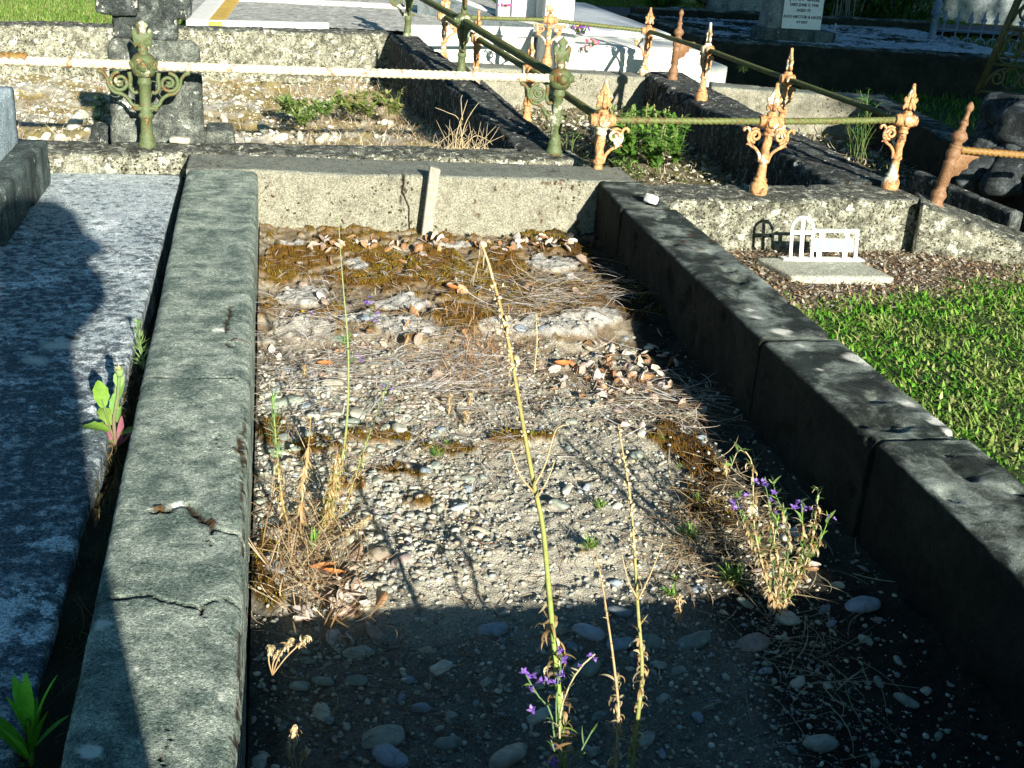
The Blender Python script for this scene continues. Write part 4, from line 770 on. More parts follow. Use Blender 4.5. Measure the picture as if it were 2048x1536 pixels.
bx(mk, x0+aw, xm1-.012, zt2+Hr-.013, zt2+Hr, .0054); bx(mk, xm1-.026, xm1-.012, zt2, zt2+Hr-.0095, .0058)
for fx in (.42, .80): bx(mk, x0+Wm*fx, x0+Wm*fx+.018, zt2+.075, zt2+Hr-.009, .005); bx(mk, x0+Wm*fx-.006, x0+Wm*fx+.014, zt2, zt2+.03, .005)
bx(mk, x0+aw-.010, xm1-.032, zt2+.028, zt2+.078, .008)
bx(mk, xm0-.02, xm1+.012, zt2-.006, zt2+.002, .04)
for V in mk.V: V[:, 0] -= .11*(V[:, 2]-zt2)
part('frame', mk, M['white_paint'], t, False)
mp = MB(); bx(mp, x0+aw+.004, xm1-.046, zt2+.034, zt2+.072, .003, yM-.0055)
for V in mp.V: V[:, 0] -= .11*(V[:, 2]-zt2)
part('name_plate', mp, M['plaque'], t, False)
# ---- blue railing and dark ornate gate at the right
def arch_panel(m, x0, x1, y, z0, z1, n):
    p = (x1-x0)/n
    for k in range(n):
        c = x0+p*(k+.5); m.add(*tube([(c+p*.42*math.cos(a), y, z0+(z1-z0)*.45+p*.5*math.sin(a)) for a in np.linspace(0, PI, 12)], .009, 5)); 
        for s in (-1, 1): m.add(*tube([(c+s*p*.42, y, z0), (c+s*p*.42, y, z0+(z1-z0)*.45)], .009, 5))
        m.add(*tube([(c, y, z0+(z1-z0)*.3), (c, y, z1+.10)], .008, 5)); m.add(*ext_at(c, y, z1+.05))
def ext_at(c, y, z): V, F = ext([(-.006, 0), (.006, 0), (.02, .03), (.034, .05), (.014, .06), (.012, .08), (0, .12), (-.012, .08), (-.014, .06), (-.034, .05), (-.02, .03)], .012); return V+np.array([c, y, z]), F
by = 5.6; t = thing('iron_railing', 'blue painted iron railing with arches and spikes in the top right shade', 'railing', (6.2, by, -.3))
m = MB(); xa = yp(1873, 60, by)[0]; xb_ = yp(2000, 60, by)[0]+.5
arch_panel(m, xa, xb_, by, -.12, .09, 9)
for z in (-.13, .09): V, F = box(xa, xb_, by-.012, by+.012, z-.012, z+.012, .003); m.add(V, F)
part('panel', m, M['blue_iron'], t)
m = MB(); m.add(*lathe([(.04, -.35), (.035, -.1), (.03, 0), (.038, .02), (.03, .04), (.028, .2), (.045, .22), (.05, .24), (.03, .26), (.04, .30), (.02, .34), (.001, .36)], 14, (xa-.03, by, 0))); part('post', m, M['blue_iron'], t)
gy = 2.9; gx = yp(1958, 175, gy)[0]; gz = yp(1958, 175, gy)[2]; t = thing('ornate_railing', 'dark olive ornate iron railing panel with scrolls and rings at the right edge', 'railing', (gx+.4, gy, gz-.2))
def gpnt(u, z): return np.array([gx+.24*z+u, gy-.1*u, gz+z])
m = MB(); m.add(*tube([gpnt(0, -.04), gpnt(0, .8)], .016, 8)); m.add(*tube([gpnt(.02, .0), gpnt(.028, .8)], .008, 6))
for zz in (-.02, .15, .37, .74): m.add(*tube([gpnt(-.01, zz), gpnt(1.0, zz-.04)], .011, 6))
part('frame', m, M['dark_iron'], t)
m = MB()
for i in range(5):
    for (z0, r) in ((.065, .05), (.26, .085), (.47, .06), (.60, .06)):
        c = gpnt(.09+.19*i, z0-.01*i); pts = np.array(spiral((0, 0), r, 1.3, 1 if i % 2 else -1, 1.2+i, 30, .3)); m.add(*tube(pts+c, .0085, 6))
        pts = np.array([(r*1.05*math.cos(a), 0, r*1.25*math.sin(a)) for a in np.linspace(0, 6.28, 24)]); m.add(*tube(pts+c+np.array([.09, 0, 0])*(z0 != .26), .007, 5, False))
        m.add(*tube(cat([c+np.array([-.08, 0, -r]), c+np.array([-.03, 0, r*.6]), c+np.array([.05, 0, r*1.3])], 8), .008, 5))
part('scrollwork', m, M['dark_iron'], t)
# boulders
for k, (u, v, yy, s, ry) in enumerate([(2030, 225, 1.55, .16, .2), (2040, 290, 1.25, .17, -.2), (1975, 290, 1.3, .10, .3), (1965, 345, 1.02, .13, .4), (2010, 360, .85, .12, -.2), (2060, 350, .9, .16, .2), (2075, 250, 1.2, .2, 0), (2000, 255, 1.75, .11, .5)]):
    c = yp(u, v, yy); V, F = rstone(300+k, ICO3, .75, .5); V = V*s; V = V+V/np.linalg.norm(V, axis=1)[:, None]*((fb(V+4, 14, 4, k)-.5)*.05)[:, None]; m = MB(); m.add(xf(V, k*1.1, c, ry), F)
    single('boulder', m, M['rock'], ['topmost boulder cut by the right edge', 'boulder at the right edge just above the rusty rail', 'blue grey boulder directly above the rusty rail end', 'lowest left boulder of the rockery, below the rusty rail', 'wide boulder low at the right edge under the rusty rail', 'boulder cut by the right edge below the rusty rail', 'dark boulder filling the back of the rockery', 'tilted boulder high in the rockery under the ornate railing'][k], 'boulder', 'boulders of the rockery')
# ================================================================ pebbles
rs = np.random.default_rng(21)
NAMED = [(985, 1265, 27, 'b', 'pale'), (1175, 1268, 26, 'b', ''), (880, 1341, 21, 'c', ''), (1110, 1258, 22, 't', ''), (1240, 1290, 22, 'b', ''), (1300, 1288, 26, 'g', ''), (715, 1306, 24, 'g', ''), (762, 1478, 34, 'g', ''), (1018, 1518, 40, 'c', ''), (778, 1518, 30, 'b', ''),
         (541, 1054, 24, 'g', ''), (765, 1116, 26, 't', ''), (960, 1064, 17, 't', ''), (703, 850, 22, 'g', ''), (572, 808, 26, 'g', ''), (631, 834, 15, 'c', ''), (612, 815, 13, 'b', ''), (664, 773, 18, 'c', ''), (588, 861, 11, 't', ''), (1043, 661, 13, 'b', ''), (1388, 1284, 28, 'g', ''), (1505, 1290, 32, 't', ''), (1575, 1240, 22, 'c', ''), (1722, 1214, 28, 'b', ''), (1650, 1220, 12, 'b', ''), (1596, 1368, 16, 'c', ''),
         (840, 1418, 17, 'b', ''), (1170, 1340, 26, 'g', ''), (742, 1170, 18, 'c', ''), (768, 1183, 16, 'g', ''), (645, 1365, 17, 'g', ''), (712, 1362, 17, 'g', ''), (600, 1375, 18, 'g', ''), (1238, 1226, 22, 'b', ''), (935, 960, 14, 'g', ''), (932, 980, 11, 'b', ''), (1275, 912, 16, 'g', ''), (1240, 820, 14, 't', ''), (850, 1300, 13, 't', ''), (1530, 1340, 12, 'b', ''), (1535, 1325, 12, 'g', ''), (1320, 1330, 12, 'g', ''), (1195, 1435, 15, 'g', ''), (900, 1430, 11, 'g', ''), (1010, 1380, 11, 'c', ''), (655, 1330, 11, 'g', ''), (1640, 1490, 26, 'g', ''), (815, 1360, 10, 'b', ''), (1010, 1230, 9, 'c', ''), (1140, 1215, 8, 'b', ''), (1325, 1400, 14, 'g', ''), (1395, 1180, 12, 'b', ''), (1230, 850, 10, 'g', ''), (705, 800, 10, 'g', ''), (670, 830, 11, 'g', '')]
CM = {'g': ('st_grey', 'grey green'), 'c': ('st_cream', 'cream'), 'b': ('st_blue', 'bluish grey'), 't': ('st_tan', 'tan and pinkish')}
SH = {}
def pebble(x, y, r, c, label, group, sd, el=1., name='pebble'):
    k = (sd % 8, c)
    if k not in SH: V, F = rstone(500+k[0]*3, ICO3 if k[0] < 8 else ICO2, .68, .3); m = MB(); m.add(V, F); SH[k] = mesh('pebble', m, M[CM[c][0]])
    o = bpy.data.objects.new(name, SH[k]); COL.objects.link(o); rr = random.Random(sd); o.location = (x, y, float(soilz(x, y))+r*.10)
    o.scale = (r*1.08, r*rr.uniform(.75, 1), r*rr.uniform(.55, .85)); o.rotation_euler = (rr.uniform(-.3, .3), rr.uniform(-.3, .3), rr.uniform(-.6, .6) if el else rr.uniform(0, 6.3)); o['label'] = label; o['category'] = 'pebble'
    if group: o['group'] = group
placed = []
for k, (u, v, r, c, _) in enumerate(NAMED):
    p = on(u, v); zc = (p-CP)@RC[2]; R_ = r*zc/FPX*1.12; placed.append((p[0], p[1], R_))
    sd_ = lambda q: 0 if q[0] < 800 else (1 if q[0] < 1330 else 2)
    rk = 1+sum(1 for q in NAMED if sd_(q) == sd_((u,)) and (q[1], q[0]) > (v, u))
    ORD = 'lowermost second third fourth fifth sixth seventh eighth ninth tenth eleventh twelfth thirteenth fourteenth fifteenth sixteenth seventeenth eighteenth nineteenth twentieth'.split()+['twenty-'+q for q in 'first second third fourth fifth sixth seventh eighth ninth'.split()]+['thirtieth']
    lab_ = f"{CM[c][1]} river stone, {ORD[rk-1]} large one from the bottom {['near the left kerb', 'around the tall stems', 'on the right side'][sd_((u,))]}"
    pebble(p[0], p[1], R_, c, lab_, 'larger river stones in the gravel grave', k*7+1, 1, 'river_stone')
cnt = 0; tries = 0
while cnt < 245 and tries < 20000:
    tries += 1; x = rs.uniform(.02, 1.15); y = -.95-2.02*rs.uniform(0, 1)**.9
    dens = .25+.75*max(0, 1-((x-.15)/.3)**2)*(1 if -2.25 < y < -1.15 else .25)
    if -2.35 < y < -2.0 and .28 < x < .62: dens = .03
    if rs.uniform() > dens: continue
    r = float(rs.choice([.0085, .011, .014, .018], p=[.45, .3, .17, .08]))*rs.uniform(.85, 1.2)
    if x < .35 and -2.2 < y < -1.15: r *= 1.25
    if any((x-a)**2+(y-b)**2 < (r+c)**2*.75 for a, b, c in placed): continue
    placed.append((x, y, r)); c = 'gcbt'[rs.choice(4, p=[.42, .24, .2, .14])]; left = x < .4 and y > -2.3
    zone = 'beside the left kerb' if left else ('in the sunlit middle gravel' if y > -2.3 else 'in the dark gravel near the front')
    pebble(x, y, r, c, f'small {CM[c][1]} pebble {zone}', f'small {CM[c][1]} pebbles {zone}', 900+cnt*5+1, 0); cnt += 1
n = 60000; x = rs.uniform(.01, 1.19, n); y = -.9-2.15*rs.uniform(0, 1, n); r = .0013+.0062*rs.uniform(0, 1, n)**5
l = np.exp(-((x-.15)/.28)**2)*(y < -1.2)*(y > -2.25); keep = rs.uniform(0, 1, n) < (.55+.5*l); r = np.where(l > .3, r*1.45, r)
keep &= ~((soilz(x, y, MG) > .4) & (rs.uniform(0, 1, n) < .85)); keep &= ~((x > 1.02+rs.normal(0, .03, n)) & (rs.uniform(0, 1, n) < .8)); keep &= (y < -1.05) | (rs.uniform(0, 1, n) < .25)
x, y, r = x[keep], y[keep], r[keep]
cols = pick(rs, len(x), [(.38, .38, .30), (.48, .46, .36), (.32, .34, .29), (.54, .52, .42), (.62, .59, .49), (.33, .36, .36), (.42, .35, .26), (.48, .46, .38), (.24, .25, .23), (.46, .42, .33)], .2)
m = scatter(np.c_[x, y, soilz(x, y)+r*.25], r, cols, rs, ICO1, .8); single('gravel', m, M['pebble'], 'fine mixed gravel covering the bed of the near grave', 'gravel', kind='stuff', loc=(0, 0, 0))
n = 7000; x = rs.uniform(-2., 1.05, n); y = rs.uniform(.42, 3.9, n); r = .005+.018*rs.uniform(0, 1, n)**4
k = (fb(np.c_[x, y], 4, 4, 71)-.12*x > .42) | (rs.uniform(0, 1, n) < .2); x, y, r = x[k], y[k], r[k]
m = scatter(np.c_[x, y, s2z(x, y)+r*.25], r, pick(rs, len(x), [(.62, .60, .50), (.74, .72, .62), (.46, .44, .36), (.52, .46, .34)], .15), rs, ICO1, .8); single('gravel', m, M['pebble'], 'pale gravel scattered over the railed grave behind', 'gravel', kind='stuff', loc=(0, 0, 0))
for k, (u, v, r, c) in enumerate([(660, 262, 15, 'c'), (775, 225, 18, 'c'), (565, 208, 17, 'g'), (560, 270, 14, 'c'), (645, 270, 17, 'c'), (448, 208, 12, 'c'), (528, 250, 14, 'g'), (165, 215, 15, 'c'), (120, 270, 16, 'c'), (90, 265, 14, 'c'), (150, 245, 22, 'c'), (10, 178, 12, 'c'), (180, 222, 9, 'c'), (600, 265, 11, 'g'), (420, 195, 8, 'c')]):
    p = gp(u, v, -.22); p[2] = float(s2z(p[0], p[1])); zc = (p-CP)@RC[2]; R_ = r*zc/FPX*1.1; kk = (k % 8, c)
    if kk not in SH: V, F = rstone(500+kk[0]*3, ICO3, .68, .3); m = MB(); m.add(V, F); SH[kk] = mesh('pebble', m, M[CM[c][0]])
    o = bpy.data.objects.new('field_stone', SH[kk]); COL.objects.link(o); o.location = (*p[:2], p[2]+R_*.35); o.scale = (R_, R_*.8, R_*.85); o.rotation_euler = (.2, .1*k, k); o['category'] = 'stone'
    o['label'] = ('rounded pale stone in the weedy railed grave right of the stone slab' if u > 300 else 'pale stone in the railed grave left of the stone slab') ; o['group'] = 'loose stones right of the slab' if u > 300 else 'loose stones left of the slab'
# ================================================================ dead leaves
LS = []
for k in range(7):
    rr = random.Random(k); nu, nv = 9, 5; V = []
    for i in range(nu):
        t = i/(nu-1); wdt = math.sin(math.pi*min(t*.97+.02, 1))**.75*.34*rr.uniform(.9, 1.1)
        for j in range(nv): s = (j/(nv-1)-.5)*2; V.append((t-.5, s*wdt, (rr.uniform(.5, 1.3)*.5*(s*s)*wdt*1.2 if 0 else .55*s*s*wdt*(1.3 if k % 2 else .6)*(1+.8*s*(k % 3-1)))+(.30 if k % 3 == 0 else .12)*(t-.5)**2*1.6+rr.uniform(-.015, .015)))
    V = np.array(V); F = [[i*nv+j, (i+1)*nv+j, (i+1)*nv+j+1, i*nv+j+1] for i in range(nu-1) for j in range(nv-1)]
    V2 = V-np.array([0, 0, .018]); B_ = [i*nv for i in range(nu)]+[(nu-1)*nv+j for j in range(1, nv)]+[i*nv+nv-1 for i in range(nu-2, -1, -1)]+[j for j in range(nv-2, 0, -1)]; K = len(V)
    F2 = F+[[a+K for a in f][::-1] for f in F]+[[B_[i], B_[(i+1) % len(B_)], B_[(i+1) % len(B_)]+K, B_[i]+K] for i in range(len(B_))]
    m = MB(); m.add(np.r_[V, V2], F2); LS.append(mesh('dead_leaf', m, M['deadleaf']))
    recalc(LS[-1])
def leaf(x, y, z, s, sd, label, grp, tilt=.6):
    o = bpy.data.objects.new('dead_leaf', LS[sd % 7]); COL.objects.link(o); rr = random.Random(sd*13+5); o.location = (x, y, z+s*.12); o.scale = (s, s*rr.uniform(.8, 1.2), s*rr.uniform(.7, 1.3)); o.rotation_euler = (rr.gauss(0, tilt)+(PI if rr.random() < .45 else 0), rr.gauss(0, tilt), rr.uniform(0, 6.28)); o['label'] = label; o['category'] = 'leaf'; o['group'] = grp
rr = random.Random(4); kk = 0
def lz(n, us, vs, s0, s1, label, grp, cl=None):
    global kk
    for i in range(n):
        u = 0 if cl else rr.uniform(*us); v = 0 if cl else rr.uniform(*vs)
        if cl: u = rr.gauss(cl[0], cl[2]); v = rr.gauss(cl[1], cl[3])
        p = on(u, v)
        if not (.02 < p[0] < 1.18 and p[1] < -.02): continue
        leaf(p[0], p[1], p[2]+.004, rr.uniform(s0, s1), kk, label, grp); kk += 1
lz(90, (620, 1150), (478, 502), .022, .046, 'curled tan dead leaf lying along the foot of the far wall', 'dead leaves along the far wall')
lz(12, (560, 680), (480, 640), .025, .045, 'curled dead leaf on the brown moss near the far left', 'dead leaves on the moss, left')
lz(18, (800, 1180), (505, 640), .025, .048, 'curled dead leaf on the brown moss near the far right', 'dead leaves on the moss, right')
lz(110, 0, 0, .018, .040, 'pinkish grey dead leaf in the drift by the right wall', 'leaf drift by the right wall', (1225, 755, 60, 28))
lz(26, (1230, 1430), (700, 860), .026, .045, 'dead leaf in the shadow at the foot of the right wall', 'shaded leaves under the right wall')
lz(40, 0, 0, .026, .05, 'dull brown dead leaf in the pile by the left kerb at the shadow edge', 'leaf pile by the left kerb', (675, 1215, 45, 40))
lz(16, (1500, 1760), (940, 1180), .024, .045, 'dead leaf behind the purple flowered weed in deep shadow', 'shaded leaves behind the flowered weed')
lz(34, (540, 1050), (640, 800), .020, .035, 'small dead leaf among the bleached straw', 'small leaves among the straw')
for (u, v, s, lab) in [(1125, 738, .052, 'bright orange dead leaf beside the leaf drift'), (645, 1148, .055, 'glowing orange leaf by the left kerb at the shadow edge'), (668, 1158, .045, 'yellow tan leaf right of the glowing orange one'), (905, 584, .04, 'orange dead leaf on the moss in the middle'), (650, 738, .045, 'orange brown leaf on the straw by the left kerb')]:
    p = on(u, v); mt = LS[0].copy(); mt.materials.clear(); mt.materials.append(plain('orange_leaf', (.60, .22, .07) if 'orange' in lab else (.62, .42, .2), .6, .4, 60)); o = bpy.data.objects.new('dead_leaf', mt); COL.objects.link(o); o.location = (p[0], p[1], p[2]+.012); o.scale = (s,)*3; o.rotation_euler = (-.5, .2, rr.uniform(-.5, .5)); o['label'] = lab; o['category'] = 'leaf'
# ================================================================ moss tufts, straw, litter
n = 130000; x = rs.uniform(.01, 1.19, n); y = rs.uniform(-3, -.01, n); k = soilz(x, y, MG) > .45; x, y = x[k], y[k]; n = len(x)
hue = fb(np.c_[x, y], 9, 3, 33)[:, None]; base = np.array([.22, .11, .012])*(1-sst(hue, .42, .6))+np.array([.32, .23, .015])*sst(hue, .42, .6)
m = ribbons(np.c_[x, y, soilz(x, y)-.002], rs.uniform(0, 6.28, n), rs.uniform(.006, .013, n), rs.uniform(.0012, .0024, n), rs.uniform(.4, 1.5, n), rs.normal(0, .8, (n, 2)), base*(rs.uniform(.5, 1.5, (n, 1))), rs, 2)
single('moss', m, M['moss'], 'brown and olive moss cushions over the far end of the grave', 'moss', kind='stuff', loc=(0, 0, 0))
def strawset(n, cu, cv, su, sv, L, lift, pal, out, zf=None, rise=.12, w=(.0012, .0022), head=None):
    n = int(n*2.2); w = (w[0]*1.35, w[1]*1.35); u = rs.normal(cu, su, n); v = rs.normal(cv, sv, n); P = np.array([gp(a, b, -.2) for a, b in zip(u, v)]); k = (P[:, 0] > .02) & (P[:, 0] < 1.18) & (P[:, 1] < -.03) & (P[:, 1] > -3); P = P[k]; n = len(P); P[:, 2] = soilz(P[:, 0], P[:, 1])+rs.uniform(.001, lift, n)
    A = rs.uniform(0, 6.28, n) if head is None else rs.normal(head, .5, n)+PI*(rs.uniform(0, 1, n) < .5)
    out.addm(ribbons(P, A, rs.uniform(*L, n), rs.uniform(*w, n), rs.uniform(-.02, rise, n), np.c_[rs.normal(0, .8, n), rs.normal(-.25, .35, n)], pick(rs, n, pal, .15), rs, 5))
straw = MB(); WHT = [(.74, .69, .62), (.85, .81, .76), (.60, .53, .44), (.48, .35, .24)]; TAN = [(.48, .36, .20), (.56, .45, .28), (.36, .22, .11)]
strawset(420, 860, 720, 110, 35, (.05, .16), .02, WHT, straw, head=.1)
strawset(260, 1110, 600, 70, 22, (.06, .17), .03, WHT+TAN, straw, head=-.2, rise=.3)
strawset(300, 600, 690, 60, 60, (.04, .12), .02, WHT, straw)
strawset(260, 960, 690, 60, 35, (.02, .05), .02, [(.40, .22, .10), (.48, .30, .14)], straw, rise=1.2)
strawset(400, 850, 830, 180, 60, (.04, .12), .012, WHT+TAN, straw)
strawset(160, 1320, 790, 50, 30, (.08, .2), .02, WHT+TAN, straw, head=-.4)
strawset(260, 620, 1090, 60, 70, (.04, .12), .03, TAN, straw, rise=.8)
strawset(220, 1440, 1040, 70, 60, (.05, .12), .02, TAN, straw)
strawset(170, 950, 1100, 220, 120, (.03, .08), .006, TAN+[(.25, .10, .05)], straw, w=(.0008, .0015))
strawset(50, 1620, 1260, 90, 110, (.06, .16), .02, [(.30, .28, .18), (.42, .38, .26)], straw)
strawset(160, 800, 1350, 220, 110, (.03, .08), .006, [(.20, .10, .06), (.3, .25, .16)], straw, w=(.0008, .0014))
strawset(500, 880, 560, 220, 45, (.02, .07), .012, WHT+TAN, straw)
single('dry_straw', straw, M['straw'], 'bleached dry grass stems matted over the grave bed', 'dry grass', kind='stuff', loc=(0, 0, 0))
# rubbish of roots and grass in the gap beside the left slab
n = 1500; P = np.c_[rs.uniform(-.285, -.20, n), -1.3-1.7*rs.uniform(0, 1, n)**.8, np.full(n, -.12)+rs.uniform(-.03, .02, n)]; P[:, 2] -= .05*(1-sst(P[:, 1], -2.4, -1.8))*0
m = MB(); m.addm(ribbons(P, rs.normal(1.6, .8, n), rs.uniform(.02, .07, n), rs.uniform(.001, .002, n), rs.uniform(-.3, .6, n), rs.normal(0, 1.4, (n, 2)), pick(rs, n, [(.14, .10, .045), (.07, .06, .02), (.05, .08, .02), (.22, .17, .08)]), rs, 4)); single('root_litter', m, M['straw'], 'matted roots and dry grass filling the gap beside the left kerb', 'litter', kind='stuff', loc=(0, 0, 0))
# dry grass mat of the railed grave
n = 22000; x = rs.uniform(-1.6, 1.0, n); y = rs.uniform(.5, 3.95, n); k = (rs.uniform(0, 1, n) < .25+.9*sst(x, .0, .5)); x, y = x[k], y[k]; n = len(x)
m = MB(); m.addm(ribbons(np.c_[x, y, s2z(x, y)], rs.uniform(0, 6.28, n), rs.uniform(.04, .15, n), rs.uniform(.0018, .0035, n), rs.uniform(0, .9, n), np.c_[rs.normal(0, .9, n), rs.normal(-.8, .5, n)], pick(rs, n, [(.74, .62, .40), (.62, .48, .28), (.84, .76, .58), (.48, .30, .14)]), rs, 5)); single('dry_grass', m, M['straw'], 'tangled straw coloured grass over the railed grave behind', 'dry grass', kind='stuff', loc=(0, 0, 0))
# ================================================================ weeds in the near grave
GRN = (.20, .36, .06); GR2 = (.14, .24, .10); TANC = (.52, .36, .17); PALE = (.66, .54, .32); BRN = (.34, .22, .10)
def spath(pix, y0, y1, n=40, w=0.):
    pix = np.array(pix, float); t = np.r_[0, np.cumsum(np.linalg.norm(np.diff(pix, axis=0), axis=1))]; t /= t[-1]
    P = cat([yp(u, v, y0+(y1-y0)*tt) for (u, v), tt in zip(pix, t)], n); return P
def gstem(m, P, r0, r1, c0, c1, n=6, k=1.):
    V, F = tube(P, np.linspace(r0, r1, len(P)), n); t = np.repeat(np.linspace(0, 1, len(P)), n)[:, None]**k; m.add(V, F, np.array(c0)*(1-t)+np.array(c1)*t)
def along(P, a, b, n, rs): t = rs.uniform(a, b, n)*(len(P)-1); i = np.minimum(t.astype(int), len(P)-2); f = (t-i)[:, None]; return P[i]*(1-f)+P[i+1]*f, t/(len(P)-1)
def weed(name, label, stems, cat_='weed', grp=None, sd=0):
    """stems: dicts(path, r, c0, c1, leaves=[(a, b, n, length, width, pitch, curl, palette)], pods=(a, b, n, size, palette), flowers=...)"""
    rs = np.random.default_rng(sd+50); P0 = stems[0]['P'][0]; t = thing(name, label, cat_, P0, grp); sm = MB(); lm = MB(); pm = MB(); fm = MB()
    for s in stems:
        P = s['P']; gstem(sm, P, s['r'][0], s['r'][1], s['c'][0], s['c'][1], 6, s.get('k', 1.))
        for (a, b, n, L, W, pit, curl, pal) in s.get('leaves', []):
            n = int(n*1.5)
            Q, _ = along(P, a, b, n, rs); lm.addm(ribbons(Q, rs.uniform(0, 6.28, n), rs.uniform(L*.6, L*1.3, n), rs.uniform(W*.9, W*1.6, n), rs.normal(pit, .35, n), np.c_[rs.normal(0, abs(curl)*.5, n), rs.normal(curl, abs(curl)*.35+.1, n)], pick(rs, n, pal), rs, 8, .5))
        for (a, b, n, sz, pal) in s.get('pods', []):
            Q, _ = along(P, a, b, n, rs); Q = Q+rs.normal(0, sz*1.2, (n, 3)); pm.addm(scatter(Q, rs.uniform(sz*.6, sz*1.2, n), pick(rs, n, pal), rs, ICO1, .9, True))
        for (a, b, n, sz) in s.get('flowers', []):
            Q, _ = along(P, a, b, n, rs); 
            for q in Q:
                c = q+rs.normal(0, sz*1.2, 3)*np.array([1, .6, 1]); k = 6; fm.addm(ribbons(np.repeat(c[None], k, 0), np.arange(k)*1.05+rs.uniform(0, 1), np.full(k, sz*1.2), np.full(k, sz*.8), rs.uniform(-.2, 1.1, k), rs.normal(-.5, .4, (k, 2)), pick(rs, k, [(.34, .20, .66), (.46, .28, .74), (.28, .14, .56)]), rs, 3, .5))
    part('stem', sm, M['straw'], t)
    if lm.n: part('leaves', lm, M['leaf'], t)
    if pm.n: part('seed_pods', pm, M['straw'], t)
    if fm.n: part('flowers', fm, M['petal'], t)
    return t
TP = [TANC, PALE, BRN]; GP = [GRN, GR2, (.26, .38, .12)]
weed('tall_weed', 'tallest green and straw stem with round seed pods, rising through the centre', [
    dict(P=spath([(1130, 1840), (1126, 1556), (1122, 1440), (1108, 1290), (1096, 1160), (1085, 1050), (1066, 960), (1048, 860), (1034, 780), (1018, 690), (1000, 610), (986, 560)], -3.02, -2.62, 90), r=(.0050, .0022), c=((.26, .42, .08), (.50, .34, .15)), k=1.6,
         leaves=[(.15, .45, 60, .030, .0030, .5, -3.2, TP), (.15, .4, 20, .02, .0028, .9, -1, GP), (.45, .62, 6, .03, .003, -.8, 1.5, [TANC, PALE])], pods=[(.82, 1., 64, .0040, [PALE, (.78, .64, .42)]), (.72, .82, 12, .0035, [PALE])]),
    dict(P=spath([(986, 560), (975, 520), (962, 490), (958, 515), (950, 545), (945, 570)], -2.62, -2.60, 16), r=(.002, .001), c=(PALE, (.36, .28, .16)), leaves=[(.1, 1, 14, .02, .002, -1, -1, [(.4, .32, .2), PALE])]),
    dict(P=spath([(1068, 985), (1040, 950), (1022, 900)], -2.76, -2.74, 14), r=(.0016, .0006), c=(TANC, PALE)), dict(P=spath([(1066, 975), (1090, 930), (1112, 860), (1135, 850)], -2.76, -2.74, 14), r=(.0016, .0006), c=(TANC, PALE)), dict(P=spath([(1072, 1000), (1095, 960), (1110, 920)], -2.77, -2.75, 14), r=(.0014, .0006), c=(TANC, PALE))], sd=1)
weed('flowering_weed', 'purple flowered toadflax growing round the foot of the tallest stem', [
    dict(P=spath([(1124, 1800), (1118, 1550), (1108, 1470), (1100, 1420), (1075, 1390), (1052, 1350)], -2.96, -2.90, 20), r=(.0018, .001), c=(GR2, GR2), leaves=[(.2, .95, 24, .020, .003, .6, -.6, GP+[PALE])], flowers=[(.86, 1., 5, .0065)]),
    dict(P=spath([(1124, 1800), (1120, 1520), (1122, 1420), (1150, 1350), (1170, 1325), (1190, 1308)], -2.96, -2.90, 20), r=(.0018, .001), c=(GR2, PALE), leaves=[(.45, .95, 34, .011, .0026, .9, .3, [PALE, (.4, .5, .25)])], flowers=[(.95, 1., 3, .0045)]),
    dict(P=spath([(1124, 1800), (1118, 1540), (1112, 1400), (1122, 1330), (1122, 1305)], -2.93, -2.88, 16), r=(.0016, .001), c=(GR2, GR2), leaves=[(0, .5, 16, .02, .003, .7, -1, GP)], flowers=[(.88, 1., 6, .0065)]),
    dict(P=spath([(1124, 1800), (1115, 1550), (1108, 1500), (1102, 1480)], -2.98, -2.96, 8), r=(.0014, .001), c=(GR2, GR2), leaves=[(0, 1, 24, .022, .003, .5, -1, GP+TP)], flowers=[(.8, 1., 4, .006)]),
    dict(P=spath([(1128, 1800), (1135, 1550), (1165, 1500), (1185, 1460)], -2.98, -2.96, 8), r=(.0014, .001), c=(GR2, GR2), leaves=[(0, 1, 26, .022, .0032, .6, .4, GP)])], 'flowering weed', sd=2)
weed('tall_weed', 'slender green stem with withered curls, right of the tallest stem', [
    dict(P=spath([(1250, 1840), (1262, 1556), (1275, 1440), (1284, 1340), (1276, 1220), (1270, 1120), (1262, 1010), (1250, 930), (1236, 850)], -3.02, -2.66, 70), r=(.0042, .0012), c=((.25, .36, .07), (.54, .40, .2)), k=1.3,
         leaves=[(.2, .55, 64, .020, .0028, .3, -3.5, TP+[PALE]), (.55, .72, 8, .02, .002, .8, -1, TP)], pods=[(.66, .98, 60, .0036, [PALE, (.74, .58, .36)])]),
    dict(P=spath([(1274, 1195), (1256, 1160), (1244, 1110)], -2.80, -2.79, 10), r=(.0014, .0005), c=(TANC, PALE)), dict(P=spath([(1276, 1200), (1300, 1150), (1326, 1085)], -2.80, -2.79, 10), r=(.0014, .0005), c=(TANC, PALE))], sd=3)
weed('tall_weed', 'thin dead straw coloured stem between the two tall green ones', [
    dict(P=spath([(1225, 1840), (1230, 1556), (1237, 1430), (1228, 1330), (1214, 1230), (1203, 1160), (1192, 1110)], -3.02, -2.76, 50), r=(.0034, .001), c=(PALE, TANC), leaves=[(.2, .65, 60, .022, .0026, .5, -3.4, [PALE, TANC]), (.6, 1, 14, .008, .0016, .8, -1, [PALE])])], sd=4)
